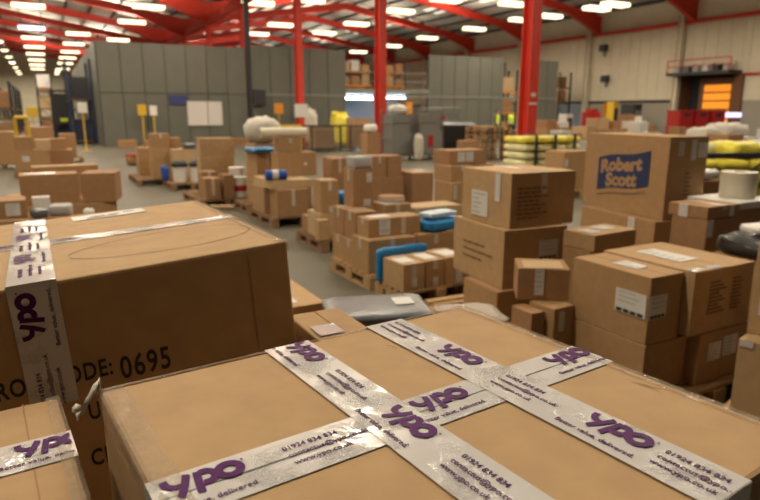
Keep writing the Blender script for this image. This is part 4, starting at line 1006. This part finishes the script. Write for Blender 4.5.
# white roll, slab, bags at the right
K('W0', 'plain box under the white slab and roll, right of the blue logo box', 4.86, 2.96, 0, .55, .38, .908, 0, 'cardB')
bm = bmesh.new(); bx(bm, -.25, .28, -.22, .22, 0, .06); o = obj('foam_slab', bm, 'white', bevel=.01); o.location = (4.86, 2.98, .912); tag(o, 'white slab lying under the white roll', 'slab')
bm = bmesh.new(); cyl(bm, (0, 0, 0), (0, 0, .205), .135, n=32); o = obj('paper_roll', bm, 'offwhite', bevel=.008); o.location = (4.93, 2.98, .973); tag(o, 'thick white roll standing on the white slab', 'roll')
bm = bmesh.new(); cyl(bm, (0, 0, .205), (0, 0, .208), .04, n=16); obj('roll_core', bm, 'cardB', o)
K('W1', 'dark red brown box behind the white roll', 5.24, 3.62, 0, .42, .4, 1.044, -8, 'cardB')
lump('plastic_bag_pack', 'flat white packet on the box behind the white roll', 'packet', 'white', 5.24, 3.6, 1.048, .36, .34, .09, 0, 131, e=.4, amp=.06)
K('W2', 'box carrying the black film bag, at the right', 3.93, 2.14, .144, .46, .40, .63, 0, 'cardA')
lump('plastic_bag_pack', 'glossy black film bag at the right, on a box', 'bag', 'blackfilm', 3.90, 2.15, .778, .46, .40, .11, 0, 133, e=.45, amp=.16)
lump('plastic_bag_pack', 'white packet lying on the black film bag', 'packet', 'white', 3.96, 2.18, .902, .26, .2, .05, -15, 134, e=.4, amp=.1)
K('W3', 'box under the blue packet near the right picture edge', 4.5, 2.18, .144, .40, .36, .68, 0, 'cardB')
lump('plastic_bag_pack', 'small blue packet near the right picture edge', 'packet', 'bluewhite', 4.42, 2.22, .827, .2, .2, .09, 0, 136, e=.5, amp=.15)
lump('plastic_bag_pack', 'grey white packet beside the small blue packet', 'packet', 'film', 4.62, 2.16, .827, .16, .26, .07, 0, 137, e=.5, amp=.15)
pallet('pallet under the black film bag', 4.22, 2.12, .96, .42, 0, group='pallets of the right hand stacks')

# goods beyond the blue logo box
far = [(12.5, 13.0, .9, .8, 1.43, 'cardA', 'tan carton stack right of the nearest red column'), (11.55, 11.5, .8, .7, 1.2, 'white', 'white wrapped load behind the yellow sacks'),
       (14.6, 13.05, 1.1, .8, 1.47, 'cardA', 'tan carton load in front of the red drum'), (16.1, 13.4, .7, .7, 1.58, 'white', 'white wrapped load beyond the blue logo box'),
       (13.85, 11.1, .62, .7, 1.38, 'label', 'grey white wrapped load beyond the blue logo box'), (12.6, 11.75, .8, .8, 1.28, 'cardA', 'low tan carton beyond the blue logo box'),
       (9.95, 6.2, .8, .7, 1.3, 'cardA', 'tan carton behind the yellow sacks at the right'), (11.5, 6.3, .8, .7, 1.36, 'cardA', 'tan carton at the right picture edge, beyond the sacks'), (13.3, 14.6, .8, .8, 1.42, 'cardC', 'pale carton between the red column and the tan stack'), (13.6, 9.8, .5, .6, 1.3, 'white', 'white load left of the red crates')]
for i, (x, y, w_, l_, h_, tn, lb) in enumerate(far):
    pallet('pallet under the '+lb, x, y, .9, .85, -8, m='woodd', group='pallets beyond the blue logo box')
    top = .2+.05*(i % 3); K('far%d' % i, lb, x, y, .144, w_, l_, h_-.147-top, -8+5*(i % 3), tn, 'y')
    K('fta%d' % i, 'small left box on the '+lb, x-w_*.25, y+w_*.02, h_-top, w_*.40, l_*.6, top, -8+5*(i % 3), ['cardB', 'label', 'cardC'][i % 3])
    K('ftb%d' % i, 'small right box on the '+lb, x+w_*.22, y-w_*.03, h_-top, w_*.38, l_*.55, top*.75, -3+5*(i % 3), ['white', 'cardA', 'cardB'][i % 3])
bm = bmesh.new(); lathe(bm, [(.3, 0), (.3, .3), (.315, .31), (.315, .33), (.3, .34), (.3, .6), (.315, .61), (.315, .63), (.3, .64), (.3, .9)], 28); o = obj('drum', bm, 'redp'); o.location = (15.85, 14.75, .73); tag(o, 'red drum behind the tan cartons', 'drum')
bm = bmesh.new(); lathe(bm, [(.29, .9), (.29, .92)], 28); obj('lid', bm, 'redp', o)
K('drumbase', 'box under the red drum', 15.85, 14.75, .144, .8, .8, .585, 0, 'cardA'); pallet('pallet under the red drum', 15.85, 14.75, 1, 1, 0, m='woodd', group='pallets beyond the blue logo box')
def crate(x, y, z, label, yaw=-18, m='redp', grp='red plastic crates'):
    b = bmesh.new(); w_, l_, h_, t = .36, .5, .42, .02
    bx(b, -w_/2, w_/2, -l_/2, l_/2, 0, t)
    for sy in (-1, 1): bx(b, -w_/2, w_/2, sy*l_/2-t, sy*l_/2+t, 0, h_)
    for sx in (-1, 1): bx(b, sx*w_/2-t, sx*w_/2+t, -l_/2, l_/2, 0, h_)
    o = obj('plastic_crate', b, m); o.location = (x, y, z); o.rotation_euler.z = R(yaw); tag(o, label, 'crate', grp)
    b = bmesh.new(); bx(b, -w_/2-.03, w_/2+.03, -l_/2-.03, l_/2+.03, h_-.05, h_); obj('rim', b, m, o)
    b = bmesh.new(); bx(b, -.08, .08, -l_/2-.03, -l_/2-.02, h_-.16, h_-.08); obj('hand_hole', b, 'dark', o)
for c in range(3):
    for k in range(4):
        crate(14.65+c*.40, 10.62-c*.17, k*.425, '%s red crate in the %s column of crates' % (['lowest', 'second', 'third', 'topmost'][k], ['left', 'middle', 'right'][c]))
lump('sack', 'white sack left of the large pale sack, before the orange door', 'sack', 'sack', 10.5, 7.1, .9, .45, .5, .48, 0, 141, e=.5, amp=.06)
lump('sack', 'large pale sack before the orange door', 'sack', 'sack', 11.85, 7.55, .75, .75, .7, .68, 0, 142, e=.5, amp=.06)
K('sb1', 'box under the white sack before the orange door', 10.5, 7.1, .144, .7, .6, .755, 0, 'cardA'); K('sb2', 'box under the large pale sack', 11.85, 7.55, .144, .9, .8, .605, 0, 'cardA')
pallet('pallet under the white sack before the orange door', 10.5, 7.1, .9, .8, 0, m='woodd', group='pallets beyond the blue logo box'); pallet('pallet under the large pale sack', 11.85, 7.55, 1, .9, 0, m='woodd', group='pallets beyond the blue logo box')
# crates on the platform above the door
for i in range(6):
    crate(WX-.75, 25.5+i*.72, 4.3, '%s crate on the platform above the orange door' % ['nearest', 'second', 'third', 'fourth', 'fifth', 'farthest'][i], 90, ['greyprint', 'dark', 'label', 'greyprint', 'film', 'greyprint'][i], 'crates on the platform')
    if i % 2 == 0:
        K('pf%d' % i, '%s box behind the crates above the orange door' % ['nearest', '', 'middle', '', 'farthest'][i], WX-.3, 25.6+i*.72, 4.3, .3, .5, .6, 0, 'label')
bm = bmesh.new(); tube(bm, [(WX-1.3, 25.0, 4.3), (WX-1.3, 25.0, 5.1), (WX-1.3, 29.6, 5.1), (WX-1.3, 29.6, 4.3)], .04); tube(bm, [(WX-1.3, 25.0, 4.7), (WX-1.3, 29.6, 4.7)], .03)
o = obj('platform_railing', bm, 'red'); tag(o, 'red railing of the platform above the orange door', 'railing')
bm = bmesh.new(); bx(bm, -.7, .7, -.06, .06, 0, .3); o = obj('lit_sign', bm, 'strip'); o.location = (38.2, 24.2, 1.32); o.rotation_euler.z = R(-30); tag(o, 'bluish lit strip at the foot of the orange door', 'light')
o = empty('sign_stand', (38.2, 24.2, 0)); tag(o, 'stand carrying the lit strip by the orange door', 'stand'); b = bmesh.new(); bx(b, -.3, .3, -.3, .3, 0, .04); obj('foot_plate', b, 'dark', o); b = bmesh.new(); bx(b, -.05, .05, -.05, .05, .04, 1.315); obj('post', b, 'dark', o)
# along the right wall
for i, (y, z, m, lab) in enumerate(((36.4, 6.4, 'dark', 'dark floodlight high on the cream right wall'), (36.0, 4.0, 'dark', 'dark heater box halfway up the cream right wall'))):
    b = bmesh.new(); bx(b, -.4, 0, -.3, .3, 0, .5); o = obj('wall_box', b, m, bevel=.03); o.location = (WX-.1, y, z); tag(o, lab, 'wall box')
    b = bmesh.new(); bx(b, -.1, .06, -.05, .05, -.4, 0); obj('bracket', b, 'grey', o)
def clutter(x, y, w_, l_, h_, m, name, cat, lab):
    b = bmesh.new(); bx(b, -w_/2, w_/2, -l_/2, l_/2, 0, h_); o = obj(name, b, m, bevel=.03); o.location = (x, y, 0); tag(o, lab, cat)
    b = bmesh.new(); bx(b, -w_/2*.7, w_/2*.7, -l_/2-.03, -l_/2, h_*.3, h_*.8); obj('front_panel', b, 'dark' if m != 'dark' else 'grey', o); return o
clutter(37.5, 31.2, .8, 1.2, 2.2, 'dark', 'steel_cabinet', 'cabinet', 'dark cabinet against the right wall, left of the loading door')
clutter(37.2, 34.6, .6, .7, 1.9, 'redp', 'steel_cabinet', 'cabinet', 'red cabinet against the right wall')
clutter(37.5, 32.9, .5, .7, 2.4, 'signyellow', 'steel_cabinet', 'cabinet', 'yellow cabinet against the right wall')
clutter(36.5, 36.6, .7, .9, 1.5, 'label', 'steel_cabinet', 'cabinet', 'pale cabinet against the right wall, beside the blue roller door')
# racking in the mezzanine and beyond
def rack(x, y, w_, d, levels, h, label, group, yaw=0., m='dark', beam='orange', z0=0.):
    o = empty('pallet_rack', (x, y, z0), R(yaw)); tag(o, label, 'rack', group)
    f = None
    for sx in (-1, 1):
        b = bmesh.new()
        for sy in (-1, 1): bx(b, sx*w_/2-.05, sx*w_/2+.05, sy*d/2-.05, sy*d/2+.05, 0, h)
        for z in range(1, int(h), 1): cyl(b, (sx*w_/2, -d/2, z-.9), (sx*w_/2, d/2, z), .025, n=6)
        obj('upright', b, m, o)
    for z in levels:
        b = bmesh.new()
        for sy in (-1, 1): bx(b, -w_/2, w_/2, sy*d/2-.03, sy*d/2+.03, z-.1, z)
        obj('beam', b, beam, o)
        b = bmesh.new(); bx(b, -w_/2, w_/2, -d/2, d/2, z, z+.02); obj('shelf', b, 'woodd', o)
    return o
tones = ['cardA', 'cardB', 'cardC', 'label', 'card', 'cardB']
for i, (x, y) in enumerate(((17.0, 35.0), (19.4, 35.0))):
    rack(x, y, 2.2, .8, (.3, 1.1), 1.8, ('left shelf rack on the mezzanine', 'right shelf rack on the mezzanine')[i], 'mezzanine racks', z0=2.98)
    for k, z in enumerate((3.31, 4.11)):
        for c in range(3):
            K('mz%d%d%d' % (i, k, c), '%s box on the %s shelf of the %s mezzanine rack' % (['left', 'middle', 'right'][c], ['lower', 'upper'][k], ['left', 'right'][i]), x-.7+c*.7, y, z, .5, .6, .38+.12*((i+k+c) % 3), 0, tones[(i*3+k*2+c) % 6])
rack(27.6, 33.6, 1.6, .9, (.1, 1.6, 3.0), 4.4, 'tall rack in the gap between the partitions', 'racks by the right wall')
for k, z in enumerate((.13, 1.63, 3.03)): K('gp%d' % k, '%s box in the rack between the partitions' % ['lower', 'middle', 'upper'][k], 27.6, 33.6, z, 1.2, .7, .9, 0, tones[k])
rack(37.9, 39.6, 2.6, 1.2, (2.5, 3.6), 4.8, 'rack beside the blue roller door on the right wall', 'racks by the right wall', yaw=90)
for k, z in enumerate((2.53, 3.63)):
    for c in range(2): K('rw%d%d' % (k, c), '%s box on the %s shelf above the blue roller door' % (['near', 'far'][c], ['lower', 'upper'][k]), 37.9, 39.0+c*1.15, z, .9, .8, .85, 0, ['cardB', 'cardC', 'woodd', 'card'][k*2+c])
# long racks at the far left
for s, (x, lab, g) in enumerate(((-2.3, 'left of the far aisle', 'racks left of the far aisle'), (.2, 'in the middle of the far aisle', 'racks in the middle of the far aisle'))):
    for i in range(4):
        y = (46 if s == 0 else 60)+i*6.2
        rack(x, y, 2.6, 1.1, (.15, 1.9, 3.6)[:2+s], (3.5, 4.6)[s], '%s tall pallet rack %s' % (['nearest', 'second', 'third', 'farthest'][i], lab), g, yaw=90)
        for k, z in enumerate((.18, 1.93, 3.63)[:2+s]):
            for c in range(2):
                if (i+k+c+s) % 5 == 4: continue
                K('rk%d%d%d%d' % (s, i, k, c), '%s %s pallet load of the %s rack %s' % (['bottom', 'second level', 'third level', 'top'][k], ['near', 'far'][c], ['nearest', 'second', 'third', 'farthest'][i], lab), x, y-.6+c*1.2, z, .95, .95, .8+.12*((i+k+c) % 4), 0, tones[(i*2+k+c*3+s) % 6])
# dark machine and steel frames left of the partition
o = empty('reach_truck', (1.0, 42.5, 0), R(0)); tag(o, 'dark reach truck with a tall mast, left of the grey partition', 'forklift')
b = bmesh.new(); bx(b, -.6, .6, -.9, .6, .12, 1.3); bx(b, -.6, .6, -.3, .6, 1.3, 1.5); obj('body', b, 'navy', o, bevel=.05)
b = bmesh.new()
for sx in (-.5, .5):
    for sy in (-.8, .45): cyl(b, (sx, sy, 1.3), (sx, sy, 2.5), .04, n=8)
bx(b, -.58, .58, -.88, .53, 2.5, 2.56); obj('cab_guard', b, 'dark', o)
b = bmesh.new()
for sx in (-.45, .45): bx(b, sx-.07, sx+.07, -1.3, -1.1, .05, 2.9)
for z in (1.2, 2.1, 2.85): bx(b, -.45, .45, -1.28, -1.12, z-.06, z+.06)
obj('mast', b, 'dark', o)
b = bmesh.new(); bx(b, -.6, .6, -1.34, -1.28, .9, 2.7); obj('mast_screen', b, 'dark', o)
for sx in (-.3, .3):
    b = bmesh.new(); bx(b, sx-.06, sx+.06, -2.3, -1.3, .15, .2); obj('fork', b, 'dark', o)
for sx in (-.55, .55):
    for sy in (-.7, .4): b = bmesh.new(); cyl(b, (sx-.06, sy, .16), (sx+.06, sy, .16), .16, n=16); obj('wheel', b, 'black', o)
b = bmesh.new(); bx(b, -.2, .2, -1.42, -1.34, 1.1, 1.3); obj('number_plate', b, 'hivis', o)
rack(1.75, 37.5, 3.4, 1.1, (.15, 2.3), 4.3, 'dark blue rack frames at the left end of the partition', 'racks beside the partition', yaw=90, m='navy', beam='navy')
for k, (z, c) in enumerate(((.18, 0), (.18, 1), (2.33, 0), (2.33, 1))): K('nb%d' % k, '%s %s load in the dark blue rack' % (['lower', 'lower', 'upper', 'upper'][k], ['near', 'far'][c]), 1.75, 36.75+c*1.5, z, .9, 1.0, 1.1, 0, ['navy', 'cardB', 'dark', 'film'][k])
# yellow guard frame, crate and basket on the left
bm = bmesh.new(); tube(bm, [(-.75, 20.2, 0), (-.75, 20.2, 1.5), (-.45, 20.2, 1.5), (-.45, 20.2, 0)], .05); bx(bm, -.8, -.4, 20.1, 20.3, 0, .02); o = obj('guard_frame', bm, 'signyellow'); tag(o, 'yellow guard frame beside the far left boxes', 'guard')
stand_sign(-.55, 38.0, 1.9, 'signyellow', 'orange yellow sign above the far left boxes', .55, .5)
o = lump('basket', 'reddish open basket on the floor near the partition', 'basket', 'cardB', 2.45, 21.0, 0, .62, .6, .34, 0, 151, e=.5, amp=.03)
b = bmesh.new(); lathe(b, [(.29, .27), (.33, .27), (.33, .34), (.29, .34)], 20); obj('rim', b, 'redp', o)
for i, (x, y) in enumerate(((3.3, 31.3), (4.4, 30.8), (8.6, 31.0))):
    K('pb%d' % i, ('low orange tan box at the foot of the left partition', 'second low box at the foot of the left partition', 'low box at the foot of the dark post')[i], x, y, 0, .8, .6, .35, 0, 'cardB')
bm = bmesh.new(); tube(bm, [(8.6, 27.5, 0), (8.6, 27.5, 1.0), (10.6, 27.5, 1.0), (10.6, 27.5, 0)], .06); o = obj('safety_rail', bm, 'signyellow'); tag(o, 'yellow safety rail behind the two large plain boxes', 'rail')

# ------------------------------------------------------------------ two people in hi-vis vests
def person(x, y, rz, label, vest):
    o = empty('person', (x, y, 0), R(rz)); tag(o, label, 'person', None)
    V = [(0, 0, .95), (0, 0, 1.15), (0, .0, 1.38), (0, 0, 1.50), (0, -.01, 1.60), (0, -.01, 1.70),
         (.19, 0, 1.42), (.25, -.03, 1.14), (.24, -.16, .92), (.24, -.20, .84), (-.19, 0, 1.42), (-.25, .02, 1.14), (-.26, -.08, .90), (-.26, -.11, .81),
         (.10, 0, .90), (.11, -.02, .50), (.11, .02, .08), (.12, -.14, .035), (-.10, 0, .90), (-.12, .03, .50), (-.12, .06, .08), (-.13, -.10, .035)]
    Ed = [(0, 1), (1, 2), (2, 3), (3, 4), (4, 5), (2, 6), (6, 7), (7, 8), (8, 9), (2, 10), (10, 11), (11, 12), (12, 13), (0, 14), (14, 15), (15, 16), (16, 17), (0, 18), (18, 19), (19, 20), (20, 21)]
    rad = [.15, .14, .16, .06, .085, .075, .07, .048, .036, .035, .07, .048, .036, .035, .095, .065, .05, .04, .095, .065, .05, .04]
    me = bpy.data.meshes.new('body'); me.from_pydata(V, Ed, []); b = bpy.data.objects.new('body', me); C.objects.link(b); b.parent = o
    me.materials.append(M['cloth']); b.modifiers.new('skin', 'SKIN')
    for i, r_ in enumerate(rad): me.skin_vertices[0].data[i].radius = (r_, r_*.8)
    me.skin_vertices[0].data[0].use_root = True
    s = b.modifiers.new('sub', 'SUBSURF'); s.levels = 1; s.render_levels = 2
    h = obj('head', lump_bm(.16, .2, .25, 3, e=.95, amp=.02), 'skin', o, smooth=True); h.location = (0, -.01, 1.5)
    q = bmesh.new(); bx(q, -.012, .012, -.13, -.09, .10, .14); obj('nose', q, 'skin', h)
    q = bmesh.new(); bx(q, -.045, -.025, -.101, -.09, .135, .15); bx(q, .025, .045, -.101, -.09, .135, .15); obj('eyes', q, 'hair', h)
    q = obj('hair', lump_bm(.18, .2, .13, 5, e=.9, amp=.05), 'hair', o, smooth=True); q.location = (0, .012, 1.64)
    q = bmesh.new(); lathe(q, [(.155, .92), (.19, .98), (.19, 1.2), (.215, 1.36), (.16, 1.47), (.09, 1.49)], 20)
    for v in q.verts: v.co.y *= .78
    vst = obj('hi_vis_vest', q, vest, o, smooth=True)
    q = bmesh.new(); lathe(q, [(.194, 1.06), (.195, 1.11)], 20)
    for v in q.verts: v.co.y *= .78
    obj('reflective_band', q, 'label', vst)
person(23.85, 29.5, 30, 'person in a bright yellow vest standing before the partition, left one', 'hivis')
person(24.95, 29.5, -40, 'person in a greenish yellow vest, right of the other person', 'hivis')
